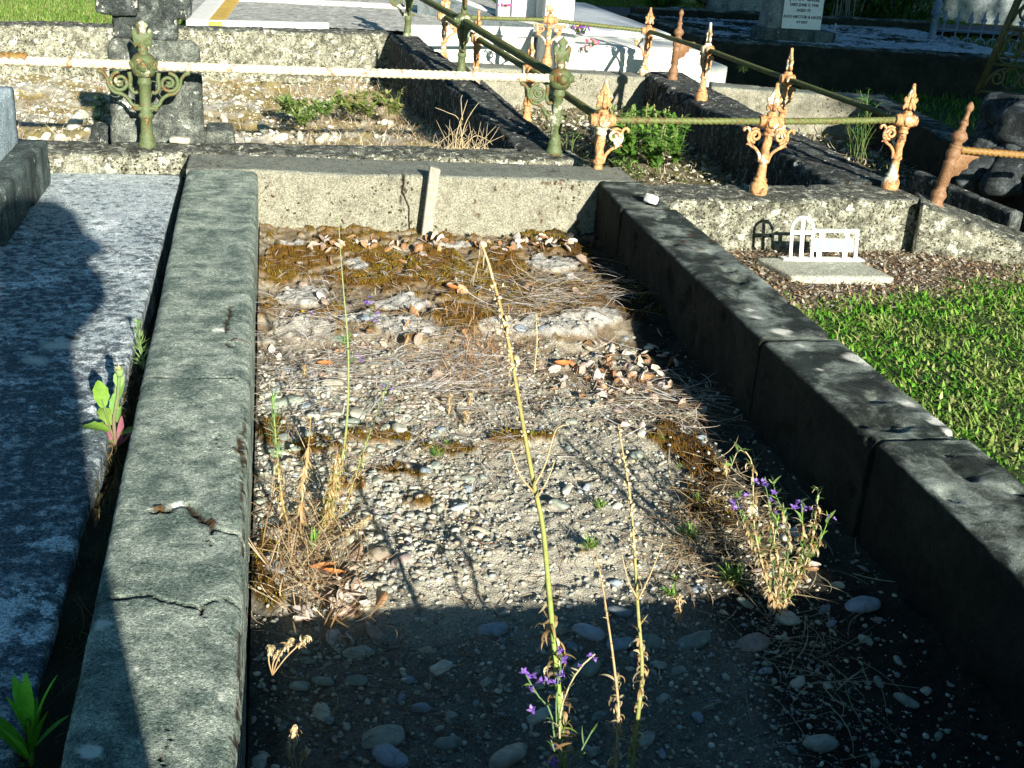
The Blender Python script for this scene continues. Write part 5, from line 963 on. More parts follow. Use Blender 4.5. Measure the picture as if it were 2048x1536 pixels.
weed('tall_weed', 'tall bare green stem rising past the far wall on the left side of the bed', [
    dict(P=spath([(640, 1080), (668, 1000), (684, 920), (694, 840), (697, 740), (694, 660), (686, 570), (680, 490), (677, 430)], -2.02, -1.95, 60), r=(.0034, .0008), c=((.32, .38, .12), (.34, .40, .18)), leaves=[(.0, .36, 60, .028, .0022, .4, -3.4, TP+[PALE]), (.56, .64, 10, .03, .003, .6, -.4, GP)], pods=[(.85, 1, 4, .001, [GR2])])], sd=5)
weed('dry_weed', 'withered weed with curled leaves and green tip against the left kerb', [
    dict(P=spath([(585, 1090), (566, 1010), (556, 930), (550, 860), (545, 790)], -2.1, -2.06, 40), r=(.0026, .0016), c=(TANC, GRN), leaves=[(.05, .6, 70, .022, .0026, .2, -3.0, TP+[PALE]), (.55, 1, 70, .024, .0018, .7, .3, [(.22, .38, .16), (.3, .46, .2)])])], sd=6)
weed('dry_weed', 'dead brown weed stalk with hanging leaves, second from the left kerb', [
    dict(P=spath([(605, 1100), (601, 1040), (606, 960), (616, 900), (622, 830)], -2.1, -2.05, 40), r=(.0022, .0008), c=(BRN, TANC), leaves=[(.2, .78, 110, .022, .003, -.9, -.6, [TANC, PALE, (.6, .4, .2)])])], sd=7)
weed('dry_weed', 'bushy tangle of curled tan leaves round the foot of the left tall stem', [
    dict(P=spath([(640, 1090), (655, 1030), (665, 970), (675, 900)], -2.05, -2.0, 30), r=(.0022, .001), c=(TANC, TANC), leaves=[(.1, .95, 150, .028, .003, .2, -3.2, [TANC, PALE, (.58, .42, .16), (.4, .4, .14)])]),
    dict(P=spath([(640, 1095), (690, 1010), (718, 930), (742, 860), (776, 770)], -2.05, -1.95, 40), r=(.0018, .0008), c=(TANC, GRN), leaves=[(.15, .6, 90, .018, .0024, .4, -2.5, TP+[(.4, .46, .16)]), (.6, 1, 14, .016, .0018, .9, .2, [GR2, PALE])], flowers=[(.97, 1, 2, .0045)]),
    dict(P=spath([(630, 1100), (700, 1060), (745, 1030)], -2.1, -2.05, 20), r=(.0014, .001), c=(TANC, PALE), leaves=[(.5, 1, 60, .014, .003, .2, -2., [PALE, (.72, .55, .3)])]),
    dict(P=spath([(622, 1098), (632, 1075), (640, 1060)], -2.12, -2.1, 8), r=(.002, .002), c=(GRN, GRN), leaves=[(0, .5, 6, .035, .004, 1.1, 0, [GRN])])], sd=8)
for k, (pts, yy) in enumerate([([(742, 640), (740, 610), (738, 600)], -.98), ([(752, 665), (750, 650), (748, 636)], -1.1), ([(715, 745), (720, 725), (722, 716)], -1.3), ([(618, 650), (620, 636), (622, 630)], -1.)]):
    weed('toadflax_sprig', 'small purple toadflax flower above the lumpy far end, left of the centre', [dict(P=spath(pts, yy, yy, 8), r=(.001, .0008), c=(GR2, GR2), flowers=[(.8, 1, 4 if k else 5, .007 if k < 2 else .005)])], 'flower', 'purple sprigs at the lumpy end', sd=20+k)
m = MB(); c = on(606, 630); m.addm(scatter(np.array([c+np.array([0, 0, .012])]), np.array([.010]), np.array([[.75, .5, .05]]), rs, ICO1, .7)); single('yellow_flower', m, M['petal'], 'tiny yellow flower head near the left kerb, beside a purple sprig', 'flower')
weed('flowering_weed', 'bushy purple flowered weed against the shadow of the right wall', [
    dict(P=spath(p, -2.42, y1, 30), r=(.0020, .0008), c=c, leaves=[(.05, .8, 62, .019, .0034, .3, -2.2, TP+[PALE]), (.15, 1, 34, .018, .0034, .8, -.3, GP)], flowers=f) for p, y1, c, f in [
        ([(1552, 1225), (1530, 1150), (1508, 1050), (1506, 960), (1500, 915), (1478, 900), (1462, 935)], -2.38, (TANC, PALE), []), ([(1552, 1225), (1545, 1120), (1540, 1040), (1535, 990), (1528, 965)], -2.38, (GR2, GR2), [(.86, 1, 7, .007)]),
        ([(1555, 1225), (1575, 1120), (1570, 1040), (1552, 990), (1545, 955)], -2.36, (GR2, GR2), [(.7, .8, 3, .005)]), ([(1555, 1225), (1600, 1120), (1605, 1040), (1602, 1000)], -2.36, (GR2, GRN), [(.85, 1, 6, .007)]), ([(1558, 1225), (1610, 1130), (1630, 1040), (1636, 975), (1624, 985)], -2.36, (TANC, PALE), []),
        ([(1555, 1225), (1520, 1120), (1485, 1040), (1472, 990)], -2.38, (GR2, GR2), [(.85, 1, 6, .0065)]), ([(1558, 1225), (1600, 1150), (1640, 1080), (1658, 1035)], -2.36, (GRN, GRN), [(.97, 1, 2, .004)]), ([(1552, 1225), (1560, 1150), (1548, 1090), (1556, 1040)], -2.4, (TANC, PALE), [])]], 'flowering weed', sd=9)
weed('dry_weed', 'thin straw weed with feathery tip standing on the far straw mat', [dict(P=spath([(1066, 780), (1070, 730), (1074, 680), (1072, 628)], -1.25, -1.2, 24), r=(.0022, .0012), c=(PALE, PALE), leaves=[(.0, .95, 60, .014, .003, .9, -1.4, [PALE, (.6, .52, .24)])])], sd=10)
for k, (u, v, h) in enumerate([(897, 830, 45), (938, 810, 25), (1356, 1250, 60), (1450, 960, 40), (607, 760, 30), (930, 850, 30)]):
    p = on(u, v); weed('dry_weed', ['short dry stalk on the dark soil left of centre', 'second short dry stalk, just right of the first one', 'drooping pale seed head on the dark gravel left of the flowered weed', 'dry twiggy weed beside the dark moss', 'short dry stalk on the far left straw', 'tiny dry stalk below the far straw mat'][k], [dict(P=spath([(u, v), (u+2, v-h*.5), (u+3, v-h)], p[1], p[1], 12), r=(.0018, .001), c=(TANC, PALE), leaves=[(.2, 1, 34, .012, .003, .2, -1.8, [PALE, TANC])])], sd=30+k)
for k, (u, v, h, lab) in enumerate([(1180, 1095, 28, 'small green grass tuft on the bright gravel between the tall stems'), (1380, 1075, 34, 'dense green tuft beside a dry twig near the dark moss'), (1362, 938, 14, 'tiny bright green seedling on the dark moss'), (1394, 1000, 16, 'bright green seedling just below the tiny one on the moss'), (1466, 1165, 46, 'leafy green tuft at the left foot of the flowered weed'), (1342, 1190, 24, 'green seedling above the drooping seed head'), (872, 912, 22, 'pale green sprig in the middle of the bed'), (893, 890, 14, 'second pale green sprig just right of the first in mid bed'), (1065, 870, 12, 'tiny green shoots right of the tall stem'), (1200, 1015, 22, 'soft green sprout beside the seed stem'), (1325, 880, 10, 'tiny seedling near the shadow edge on the right'), (690, 690, 26, 'green leaf sprig partway up the left tall stem, behind it'), (1350, 1160, 12, 'small seedling near the shaded gravel edge'), (1610, 700, 1, '')]):
    if not lab: continue
    p = on(u, v); L = h*1.0*((p-CP)@RC[2])/FPX; n = 14+int(h*1.2); r2 = np.random.default_rng(60+k); m = MB()
    m.addm(ribbons(np.repeat(p[None], n, 0)+r2.normal(0, L*.15, (n, 3))*[1, 1, 0], r2.uniform(0, 6.28, n), r2.uniform(L*.6, L*1.25, n), np.full(n, max(.0025, L*.10)), r2.uniform(.5, 1.35, n), np.c_[r2.normal(0, .3, n), r2.normal(-.7, .4, n)], pick(r2, n, [(.16, .34, .05), (.26, .44, .09), (.10, .24, .04), (.4, .45, .15)]), r2, 6, .4)); single('green_tuft', m, M['leaf'], lab, 'weed')
for k, (bs, tips) in enumerate([((545, 1350), [(542, 1290), (585, 1275), (618, 1272), (560, 1300)]), ((600, 1560), [(588, 1450), (612, 1500), (580, 1490)])]):
    st = []
    for j, tp in enumerate(tips): st.append(dict(P=spath([bs, ((bs[0]+tp[0])/2-6, (bs[1]+tp[1])/2), tp], -2.66-.22*k, -2.64-.22*k, 16), r=(.0012, .001), c=(BRN, PALE), leaves=[(.70, 1., 44, .011, .0020, .2, -4.2, [(.70, .58, .38), PALE, TANC])]))
    weed('dry_weed', ['pale curled dead tips catching the sun by the left kerb', 'pale curled dead tips at the bottom edge by the left kerb'][k], st, sd=44+k)
# ---- weeds in the gap left of the kerb
def broad(P, yaw, L, W, pitch, bend, col, lobe=0., n=9, edge=None):
    V = []; pos = np.array(P, float); C = []
    for i in range(n):
        t = i/(n-1); d = np.array([math.cos(yaw)*math.cos(pitch), math.sin(yaw)*math.cos(pitch), math.sin(pitch)]); s = np.array([-math.sin(yaw), math.cos(yaw), 0]); up = np.cross(d, s)
        w_ = W*math.sin(math.pi*min(1, .06+t*.94))**.8*(1+lobe*math.sin(t*22))
        for q in (-1, -.5, 0, .5, 1): V.append(pos+s*w_*q/2-up*abs(q)**1.5*w_*-.10); C.append(np.array(col)*(1-t*0)+(0 if edge is None else (np.array(edge)-np.array(col))*max(0, (t-.45))*1.5))
        pos = pos+d*L/(n-1); pitch += bend/(n-1)
    F = [[i*5+j, (i+1)*5+j, (i+1)*5+j+1, i*5+j+1] for i in range(n-1) for j in range(4)]; return V, F, C
b = gp(236, 895, -.11); t = thing('sow_thistle', 'leafy sow thistle with a pale yellow flower head in the gap beside the left kerb', 'weed', b); PX = .001
P = cat([yp(232, 895, b[1]), yp(228, 840, b[1]-.0), yp(236, 790, b[1]), yp(238, 748, b[1])], 20); m = MB(); gstem(m, P, .004, .0035, (.30, .18, .14), (.22, .34, .12)); P2 = cat([yp(228, 880, b[1]), yp(212, 830, b[1]), yp(204, 800, b[1])], 12); gstem(m, P2, .0022, .0014, (.26, .18, .12), (.2, .34, .1)); part('stem', m, M['leaf'], t)
m = MB()
for (u, v, yaw, L, W, pit, bend, c, lb, e) in [(206, 815, 1.9, .055, .030, 1.2, -.5, (.22, .40, .05), .08, None), (218, 862, 2.9, .055, .036, .3, -.5, (.24, .42, .06), .2, None), (228, 830, 1.2, .045, .020, 1.3, .2, (.22, .42, .10), .1, None), (236, 800, .9, .045, .022, 1.3, -.3, (.26, .46, .12), .05, None), (234, 845, .6, .035, .016, 1.2, .1, (.26, .46, .12), .05, None), (238, 775, 1.6, .036, .02, 1.2, -.2, (.26, .46, .12), .05, None), (240, 870, .15, .05, .028, .4, -.3, (.26, .38, .08), .15, (.40, .15, .14)), (226, 885, 2.4, .05, .03, .3, -.6, (.22, .34, .08), .15, None), (232, 892, 3.3, .045, .02, -.1, -.3, (.28, .20, .12), .1, (.45, .2, .2)), (238, 892, 1.3, .06, .014, 1.1, .2, (.34, .12, .16), 0, None), (230, 893, 2.2, .055, .012, .9, .1, (.36, .14, .18), 0, None), (240, 890, .5, .05, .012, .7, .2, (.38, .16, .18), 0, None), (205, 905, 3.0, .035, .026, -.1, -.2, (.20, .34, .08), .2, (.40, .18, .16)), (222, 850, 2.1, .05, .034, .8, -.8, (.28, .44, .08), .2, None)]:
    V, F, C = broad(yp(u, v, b[1]), yaw, L, W, pit, bend, c, lb, 12, e); m.add(V, F, C)
part('leaves', m, M['leaf'], t)
m = MB(); hd = yp(239, 742, b[1]); m.add(*lathe([(.004, -.012), (.0075, -.006), (.0085, .002), (.007, .004)], 10, hd), (.3, .44, .16)); n = 34; m.addm(ribbons(np.repeat(hd[None], n, 0), rs.uniform(0, 6.28, n), rs.uniform(.009, .015, n), np.full(n, .003), rs.uniform(.4, 1.4, n), rs.normal(-.3, .3, (n, 2)), pick(rs, n, [(.80, .72, .30), (.85, .80, .45)]), rs, 3)); part('flower_head', m, M['petal'], t)
b = gp(292, 748, -.11); t = thing('feathery_weed', 'feathery bright green weed above the sow thistle, beside the left kerb', 'weed', b)
P = cat([yp(292, 748, b[1]), yp(283, 700, b[1]), yp(274, 645, b[1])], 24); m = MB(); gstem(m, P, .002, .001, GR2, GRN); part('stem', m, M['leaf'], t); Q, tt = along(P, .08, 1, 110, rs); m = MB(); n = 110; m.addm(ribbons(Q, rs.uniform(0, 6.28, n), .036*(1.1-tt*.7), np.full(n, .0026), rs.uniform(.1, .8, n), np.c_[rs.normal(0, .2, n), rs.uniform(.1, .9, n)], pick(rs, n, [(.34, .50, .18), (.24, .40, .12), (.44, .58, .26)]), rs, 5, .3)); part('leaves', m, M['leaf'], t)
b = gp(62, 1540, -.11); t = thing('lance_leaf_weed', 'large lance leaved bright green weed in the bottom left corner', 'weed', b); P = cat([b+np.array([0, 0, -.02]), yp(62, 1500, b[1]), yp(55, 1440, b[1])], 10); m = MB(); gstem(m, P, .005, .003, (.2, .34, .06), (.14, .34, .04)); part('stem', m, M['leaf'], t); m = MB()
for (u, v, u2, v2, W) in [(58, 1470, 52, 1345, .017), (56, 1450, 25, 1352, .017), (60, 1490, 118, 1352, .019), (58, 1480, 10, 1395, .015), (55, 1500, -40, 1420, .018), (60, 1520, -30, 1440, .02), (66, 1500, 140, 1432, .014), (64, 1490, 86, 1415, .014), (50, 1530, -20, 1535, .018), (62, 1520, 98, 1425, .014), (58, 1475, 75, 1395, .013), (55, 1520, 0, 1460, .018)]:
    A = yp(u, v, b[1]); Bq = yp(u2, v2, b[1]+rs.uniform(-.03, .03)); d = Bq-A; L = np.linalg.norm(d); V, F, C = broad(A, math.atan2(d[1], d[0]), L*1.03, W, math.asin(d[2]/L)+.15, -.3, (.12, .42, .03), 0, 10); V = np.array(V); m.add(V, F, pick(rs, 1, [(.16, .50, .03), (.12, .42, .03)])[0])
part('leaves', m, M['leaf'], t)
# ---- weeds in the graves behind
def bush(cpts, n, L, W, pal, label, sd, h=.1, name='leafy_weed', z=0, spikes=0):
    r2 = np.random.default_rng(sd); c0 = np.mean([gp(u, v, z) for u, v in cpts], 0); t = thing(name, label, 'weed', c0); m = MB(); sm = MB()
    for (u, v) in cpts:
        c = gp(u, v, z); k = n//len(cpts)
        for s in range(max(3, k//14)):
            hd = r2.uniform(0, 6.28); P = cat([c+r2.normal(0, .02, 3)*[1, 1, 0], c+np.array([math.cos(hd), math.sin(hd), 0])*.02+np.array([0, 0, h*.5]), c+np.array([math.cos(hd), math.sin(hd), 0])*.05*r2.uniform(.5, 1.6)+np.array([0, 0, h*r2.uniform(.7, 1.2)])], 10); gstem(sm, P, .002, .001, (.2, .22, .08), (.25, .34, .1))
            q = 14; Q, tt = along(P, .15, 1, q, r2); m.addm(ribbons(Q, r2.uniform(0, 6.28, q), r2.uniform(L*.6, L*1.2, q), r2.uniform(W*.7, W*1.2, q), r2.uniform(-.1, .9, q), r2.normal(-.4, .4, (q, 2)), pick(r2, q, pal), r2, 4, .3))
            if spikes and s < spikes: q = 22; Q, tt = along(P, .8, 1, q, r2); Q = Q+np.array([0, 0, .03])*r2.uniform(0, 1, q)[:, None]; m.addm(scatter(Q, np.full(q, .004), pick(r2, q, [(.5, .5, .2)]), r2))
    part('stem', sm, M['leaf'], t); part('leaves', m, M['leaf'], t)
GA = [(.14, .26, .05), (.22, .36, .08), (.34, .42, .14)]
bush([(590, 232), (620, 238), (650, 232), (570, 225), (605, 252)], 700, .05, .015, GA, 'low green weed patch right of the stone slab, under the cream rail', 3, .07, z=-.22)
bush([(680, 218), (720, 216), (755, 215), (700, 228), (735, 235), (785, 228)], 900, .04, .018, [(.22, .34, .07), (.36, .38, .14), (.42, .34, .14)], 'wider green and tan weed patch left of the dark kerb', 4, .075, z=-.22)
bush([(790, 215)], 34, .03, .010, [(.30, .36, .10), (.45, .36, .14)], 'taller seeding weed against the dark kerb in the railed grave', 5, .10, z=-.2)
bush([(215, 232), (205, 252), (212, 215)], 240, .035, .008, [(.05, .12, .02), (.08, .18, .03)], 'dark green grass clump at the left side of the stone slab', 6, .05, z=-.2)
bush([(1225, 300), (1250, 310), (1290, 315), (1320, 300), (1340, 310), (1265, 330), (1300, 330), (1285, 290), (1350, 330), (1240, 325), (1310, 345), (1270, 300)], 1500, .055, .026, [(.10, .26, .03), (.16, .34, .05), (.22, .38, .08)], 'lush leafy green weed behind the front green rail of the orange posts', 7, .19, z=-.3, spikes=3)
bush([(1260, 350), (1240, 345), (1275, 358)], 160, .04, .006, GA, 'grassy tuft at the kerb corner below the leafy green weed', 8, .06, z=-.2)
bush([(1715, 320), (1725, 318), (1700, 310)], 220, .05, .004, [(.06, .22, .04), (.10, .30, .06)], 'feathery green weed seen below the green rail in the sunken grave', 9, .20, z=-.3)
bush([(1733, 250)], 110, .05, .004, [(.10, .34, .06), (.14, .40, .08)], 'tall feathery weed tip standing above the green rail in the shade', 10, .16, z=-.1)
bush([(1483, 145)], 14, .06, .004, [(.18, .40, .08)], 'small spiky green weed behind the sloping green rail', 11, .05, z=-.15)
bush([(1110, 290), (1140, 300)], 50, .04, .005, GA, 'thin green grass between the green corner post and the lichen white post', 12, .08, z=-.2)
r9 = np.random.default_rng(9)
t = thing('dry_stalks', 'bare tan branching stalks leaning against the dark kerb', 'weed', gp(920, 288, -.05)); m = MB()
for pts in [[(910, 298), (915, 262), (925, 230), (935, 200)], [(918, 298), (930, 250), (945, 222), (958, 205)], [(925, 298), (918, 240), (895, 225), (870, 215)], [(925, 296), (950, 272), (975, 280), (985, 290)], [(930, 297), (922, 272), (912, 262)], [(906, 298), (905, 270), (900, 252)], [(925, 240), (922, 200), (925, 190)], [(935, 298), (938, 270), (945, 262)]]:
    P = spath(pts, .50, .58, 16); gstem(m, P, .0024, .0009, (.55, .42, .24), (.60, .48, .30))
for k in range(46): u0 = r9.uniform(860, 985); a_s = r9.normal(0, 26); P = spath([(u0, 298), (u0+a_s*.5, 298-r9.uniform(10, 24)), (u0+a_s, 298-r9.uniform(18, 60))], .50, .60, 8); gstem(m, P, .0013, .0006, (.58, .46, .28), (.66, .55, .36))
part('stem', m, M['straw'], t)
# ================================================================ lawn, litter soil
def lz_(x, y): return lawnh(np.c_[x, y])
n = 150000; x = rs.uniform(1.38, 3.6, n); y = rs.uniform(-3., .1, n); nn_ = fb(np.c_[x, y], 3, 4, 3); k = (y+(nn_-.5)*.35 < lawn_edge(x)+rs.normal(0, .05, n)); cl = fb(np.c_[x, y], 7, 3, 44); k &= rs.uniform(0, 1, n) < .45+.9*cl; x, y, cl = x[k], y[k], cl[k]; n = len(x)
m = MB(); cols = pick(rs, n, [(.09, .29, .02), (.14, .37, .03), (.06, .20, .015), (.22, .42, .05), (.40, .42, .16)], .2); yl = np.maximum(sst(fb(np.c_[x, y], 9, 3, 47), .52, .66)*.5, sst(fb(np.c_[x, y], 4, 3, 48), .48, .62)*sst(-y, 1.2, 1.9)*1.2); cols = cols*(1-yl[:, None]*.6)+np.array([.52, .46, .20])*yl[:, None]*.6
m.addm(ribbons(np.c_[x, y, lz_(x, y)-.004], rs.uniform(0, 6.28, n), rs.uniform(.012, .040, n)*(.5+cl), np.where(rs.uniform(0, 1, n) < .4, rs.uniform(.007, .013, n), rs.uniform(.003, .006, n)), rs.uniform(-.05, 1.15, n), np.c_[rs.normal(0, .9, n), rs.normal(-1.1, .8, n)], cols, rs, 3))
single('lawn_grass', m, M['leaf'], 'bright green mown grass beside the right kerb', 'grass', kind='stuff', loc=(0, 0, 0))
n = 14000; x = rs.uniform(1.38, 3.6, n); y = rs.uniform(-1.25, .25, n); P = np.c_[x, y, lz_(x, y)+rs.uniform(.0, .012, n)]; k = y < .2; P = P[k]; n = len(P)
k = P[:, 1] > lawn_edge(P[:, 0])-.10+rs.normal(0, .04, n); P = P[k]; n = len(P); m = MB(); m.addm(ribbons(P, rs.uniform(0, 6.28, n), rs.uniform(.008, .034, n), rs.uniform(.004, .015, n), rs.normal(.0, .2, n), rs.normal(0, .9, (n, 2)), pick(rs, n, [(.42, .34, .22), (.30, .22, .13), (.54, .46, .34), (.22, .16, .10), (.46, .28, .14), (.66, .60, .50), (.36, .30, .20)]), rs, 4))
n = 5200; P = np.c_[rs.uniform(1.38, 3.6, n), rs.uniform(-1.3, .2, n), np.zeros(n)]; P = P[P[:, 1] > lawn_edge(P[:, 0])-.06]; n = len(P); P[:, 2] = lz_(P[:, 0], P[:, 1])+.004; m.addm(scatter(P, .003+.008*rs.uniform(0, 1, n)**3, pick(rs, n, [(.35, .33, .28), (.5, .46, .38), (.22, .19, .14)]), rs))
n = 2200; P = np.c_[rs.uniform(1.38, 3.6, n), rs.uniform(-1.6, .2, n), np.zeros(n)]; P = P[P[:, 1] > lawn_edge(P[:, 0])-.15]; n = len(P); P[:, 2] = lz_(P[:, 0], P[:, 1])+.008; m.addm(ribbons(P, rs.uniform(0, 6.28, n), rs.uniform(.03, .09, n), np.full(n, .0018), rs.uniform(-.05, .3, n), rs.normal(0, .6, (n, 2)), pick(rs, n, [(.45, .36, .2), (.3, .2, .1)]), rs, 4))
single('leaf_litter', m, M['straw'], 'dry leaf litter, twigs and grit at the foot of the lit kerb wall', 'litter', kind='stuff', loc=(0, 0, 0))
n = 60000; x = rs.uniform(-2.6, -.45, n); y = rs.uniform(4.0, 7.5, n); m = MB(); k = y > 4.0; m.addm(ribbons(np.c_[x, y, lz_(x, y)-.003], rs.uniform(0, 6.28, n), rs.uniform(.02, .05, n), rs.uniform(.004, .009, n), rs.uniform(.4, 1.3, n), rs.normal(-.4, .5, (n, 2)), pick(rs, n, [(.16, .32, .04), (.22, .36, .07), (.36, .38, .14)]), rs, 2))
n = 50000; x = rs.uniform(2.4, 9, n); y = rs.uniform(3.2, 12., n); k = ~((y > 8.3+.06*(x-4)) & (y < 9.4+.06*(x-4))) & ~((x > 2.9) & (x < 6.2) & (y > 4.5) & (y < 6.7)); x, y = x[k], y[k]; n = len(x)
m.addm(ribbons(np.c_[x, y, lz_(x, y)-.003], rs.uniform(0, 6.28, n), rs.uniform(.03, .08, n), rs.uniform(.006, .014, n), rs.uniform(.4, 1.3, n), rs.normal(-.4, .5, (n, 2)), pick(rs, n, [(.08, .20, .02), (.10, .26, .03), (.16, .26, .05)]), rs, 2))
single('far_grass', m, M['leaf'], 'grass beyond the graves', 'grass', kind='stuff', loc=(0, 0, 0))
m = MB(); g_ = MB()
for (x0, x1, y0, y1, z0, n) in ((1.2, 2.45, .4, 3.6, -.36, 4200), (2.8, 3.6, .3, 2.9, -.35, 1800)):
    P = np.c_[rs.uniform(x0, x1, n), rs.uniform(y0, y1, n), np.full(n, z0)]; P[:, 2] += rs.uniform(-.01, .03, n); m.addm(ribbons(P, rs.uniform(0, 6.28, n), rs.uniform(.02, .09, n), rs.uniform(.002, .010, n), rs.normal(.2, .3, n), rs.normal(0, .8, (n, 2)), pick(rs, n, [(.50, .42, .28), (.36, .26, .14), (.20, .22, .06), (.60, .54, .40), (.12, .18, .04)]), rs, 4))
    n //= 3; P = np.c_[rs.uniform(x0, x1, n), rs.uniform(y0, y1, n), np.full(n, z0+.008)]; g_.addm(scatter(P, .006+.02*rs.uniform(0, 1, n)**4, pick(rs, n, [(.55, .52, .42), (.40, .38, .30), (.62, .60, .52)]), rs))
single('leaf_litter', m, M['straw'], 'dry stems and leaves littering the orange railed grave and its neighbour', 'litter', kind='stuff', loc=(0, 0, 0))
single('gravel', g_, M['pebble'], 'scattered stones in the orange railed grave and its neighbour', 'gravel', kind='stuff', loc=(0, 0, 0))
# ---- shrubs at the top edge
def shrub(c, r, n, L, W, pal, label, sd, name='shrub', up=.8):
    r2 = np.random.default_rng(sd); t = thing(name, label, 'shrub', (c[0], c[1], -.25)); d = r2.normal(0, 1, (n, 3)); d /= np.linalg.norm(d, axis=1)[:, None]; rad_ = r2.uniform(.35, 1, n)**.6; cl = fb(d*1.0+9, 2.2, 3, sd); P = np.array(c)+d*np.array(r)*(rad_*(.7+.6*cl))[:, None]; P[:, 2] = np.maximum(P[:, 2], -.2)
    m = MB(); m.addm(ribbons(P, np.arctan2(d[:, 1], d[:, 0])+r2.normal(0, .8, n), r2.uniform(L*.6, L*1.3, n), r2.uniform(W*.6, W*1.2, n), r2.normal(up, .5, n), r2.normal(-.5, .5, (n, 2)), pick(r2, n, pal, .3), r2, 3)); part('foliage', m, M['leaf'], t)
    m = MB()
    for k in range(9): e = P[r2.integers(0, n)]; gstem(m, cat([(c[0]+.02*k-.1, c[1], -.3), (np.array((c[0], c[1], -.1))+e)/2, e], 8), .016, .005, (.12, .09, .06), (.14, .12, .06))
    part('branches', m, M['bark'], t)
q = gp(1325, 22, -.15); shrub(np.array([q[0], q[1], .05]), (.22, .2, .32), 2600, .07, .012, [(.05, .16, .02), (.09, .26, .03), (.03, .09, .01)], 'small bright green bush standing at the near edge of the road', 61)
q = gp(1480, 10, .1); shrub(np.array([q[0], q[1]+.3, .3]), (.40, .25, .45), 3200, .16, .014, [(.14, .24, .03), (.22, .30, .05), (.06, .12, .02)], 'yellow green spiky bush left of the dark monument', 62, up=.3)
q = gp(1775, 30, .1); shrub(np.array([q[0]+.1, q[1]+.6, .35]), (.75, .4, .6), 6000, .10, .02, [(.03, .10, .015), (.06, .18, .02), (.02, .05, .01)], 'large dark green bush behind the inscribed headstone to the right', 63)
q = gp(1905, 25, .1); shrub(np.array([q[0], q[1]+1.2, .3]), (.7, .4, .6), 4000, .12, .012, [(.08, .2, .04), (.12, .26, .05), (.03, .07, .02)], 'green grassy bush behind the blue railing', 64)
t = thing('stalk_shrub', 'bundle of bare grey stalks standing right behind the inscribed headstone', 'shrub', gp(1700, 45, 0)); m = MB(); r2 = np.random.default_rng(5)
for k in range(46): b = gp(1715+r2.normal(0, 14), 44+r2.normal(0, 3), 0)+np.array([0, .25, 0]); e = b+np.array([r2.normal(0, .06)+(b[0]-gp(1715, 44, 0)[0])*.3, r2.normal(0, .05), .75]); gstem(m, cat([b, (b+e)/2+r2.normal(0, .02, 3), e], 8), .006, .004, (.26, .29, .25), (.34, .36, .30))
part('stalks', m, M['straw'], t)
# ================================================================ what stands behind the camera and throws the long shadows
def tree(name, label, base, H, crown, cr, n, sd, tr=.22):
    r2 = np.random.default_rng(sd); t = thing(name, label, 'tree', base); m = MB(); b = np.array(base, float); top_ = b+np.array([.3, .2, H*.9])
    P = cat([b-np.array([0, 0, .3]), b+np.array([.05, 0, H*.3]), b+np.array([.2, .1, H*.6]), top_], 14); m.add(*tube(P, np.linspace(tr, .04, 14), 10)); part('trunk', m, M['bark'], t)
    lm = MB(); cen = []
    for k in range(46):
        d = r2.normal(0, 1, 3); d /= np.linalg.norm(d); c = np.array(crown)+d*np.array(cr)*r2.uniform(.3, 1); cen.append(c); s = P[6+k % 7]; lm.add(*tube(cat([s, (s+c)/2+r2.normal(0, .2, 3), c], 8), np.linspace(.05, .012, 8), 6))
    part('limbs', lm, M['bark'], t); cen = np.array(cen); i = r2.integers(0, len(cen), n); Q = cen[i]+r2.normal(0, .42, (n, 3)); m = MB(); m.addm(ribbons(Q, r2.uniform(0, 6.28, n), r2.uniform(.14, .26, n), r2.uniform(.07, .13, n), r2.normal(0, .7, n), r2.normal(0, .5, (n, 2)), pick(r2, n, [(.05, .12, .02), (.08, .16, .03)]), r2, 2)); part('crown', m, M['leaf'], t)
TREES = [((8.2, -9.8, -.35), 7.6, (7.9, -9.6, 5.3), (2.1, 1.2, 1.9), 34000, 1), ((11.4, -9., -.35), 8.5, (11.6, -9., 5.6), (2.4, 1.4, 2.8), 26000, 2)]
for k, (b, H, c, cr, n, sd) in enumerate(TREES): tree('tree', ['broad leafy tree standing behind the camera to the right', 'second leafy tree farther right behind the camera'][k], b, H, c, cr, n, sd)
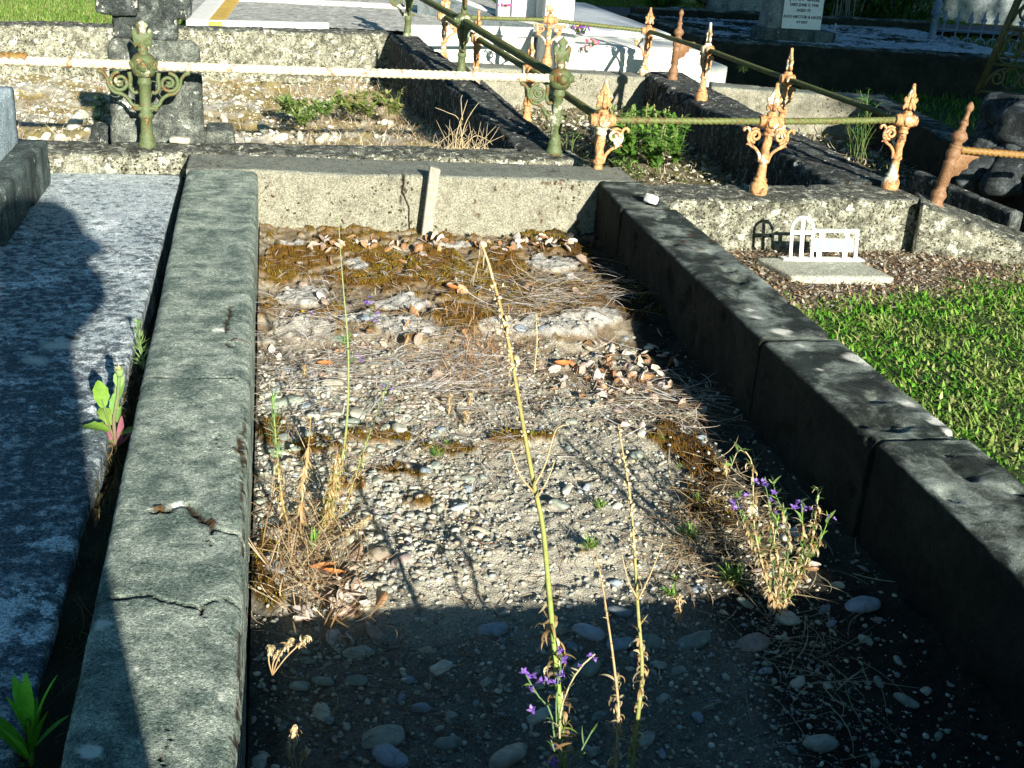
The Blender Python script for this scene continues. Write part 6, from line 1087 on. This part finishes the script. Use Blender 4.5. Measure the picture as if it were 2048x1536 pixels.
# the photographer, crouching behind the camera
me = bpy.data.meshes.new('person'); px, py = .02, CAM[1]-.30
J = [(0, 0, .22, .15), (0, .02, .46, .165), (-.02, .03, .84, .11), (.02, .03, .97, .08), (.04, .04, 1.03, .065), (.06, .05, 1.11, .105), (.06, .05, 1.20, .10),
     (-.12, .02, .96, .055), (-.21, .07, 1.0, .045), (-.06, .17, 1.10, .035), (.09, .02, .96, .045), (.19, .07, 1.03, .04), (.10, .17, 1.10, .035),
     (-.12, .0, .14, .10), (-.14, .30, .08, .075), (-.14, -.02, -.26, .05), (-.14, .12, -.30, .04), (.10, .0, .14, .10), (.12, .30, .08, .075), (.12, -.02, -.26, .05), (.12, .12, -.30, .04)]
E_ = [(0, 1), (1, 2), (2, 3), (3, 4), (4, 5), (5, 6), (2, 7), (7, 8), (8, 9), (2, 10), (10, 11), (11, 12), (0, 13), (13, 14), (14, 15), (15, 16), (0, 17), (17, 18), (18, 19), (19, 20)]
me.from_pydata([(px+j[0], py+j[1], j[2]-.02) for j in J], E_, []); po = bpy.data.objects.new('person', me); COL.objects.link(po)
po.modifiers.new('skin', 'SKIN'); sv = me.skin_vertices[0].data
for k, j in enumerate(J): sv[k].radius = (j[3], j[3])
sv[0].use_root = True; sm_ = po.modifiers.new('sub', 'SUBSURF'); sm_.levels = sm_.render_levels = 1; me.materials.append(M['cloth'])
bgm = MB(); rb(bgm, (px-.36, py+.02, .40), (.17, .10, .40), .06, .1, n=10, seed=3); rb(bgm, (px-.27, py+.03, .90), (.20, .09, .17), .05, .1, n=10, seed=4); bo = bpy.data.objects.new('shadow_filler', mesh('shadow_filler', bgm, M['cloth'])); COL.objects.link(bo); bo.parent = po  # unseen boxes added beside the person to widen the cast shadow
hm = MB(); hm.add(*lathe([(.001, 1.33), (.07, 1.32), (.11, 1.28), (.125, 1.20), (.165, 1.165), (.17, 1.155), (.12, 1.15), (.115, 1.0)], 20, (px+.06, py+.05, -.02))); ht = bpy.data.objects.new('sun_hat', mesh('sun_hat', hm, M['cloth'])); COL.objects.link(ht); ht.parent = po
po['label'] = 'person in dark clothes crouching behind the camera with both arms raised'; po['category'] = 'person'
bpy.context.view_layer.update()
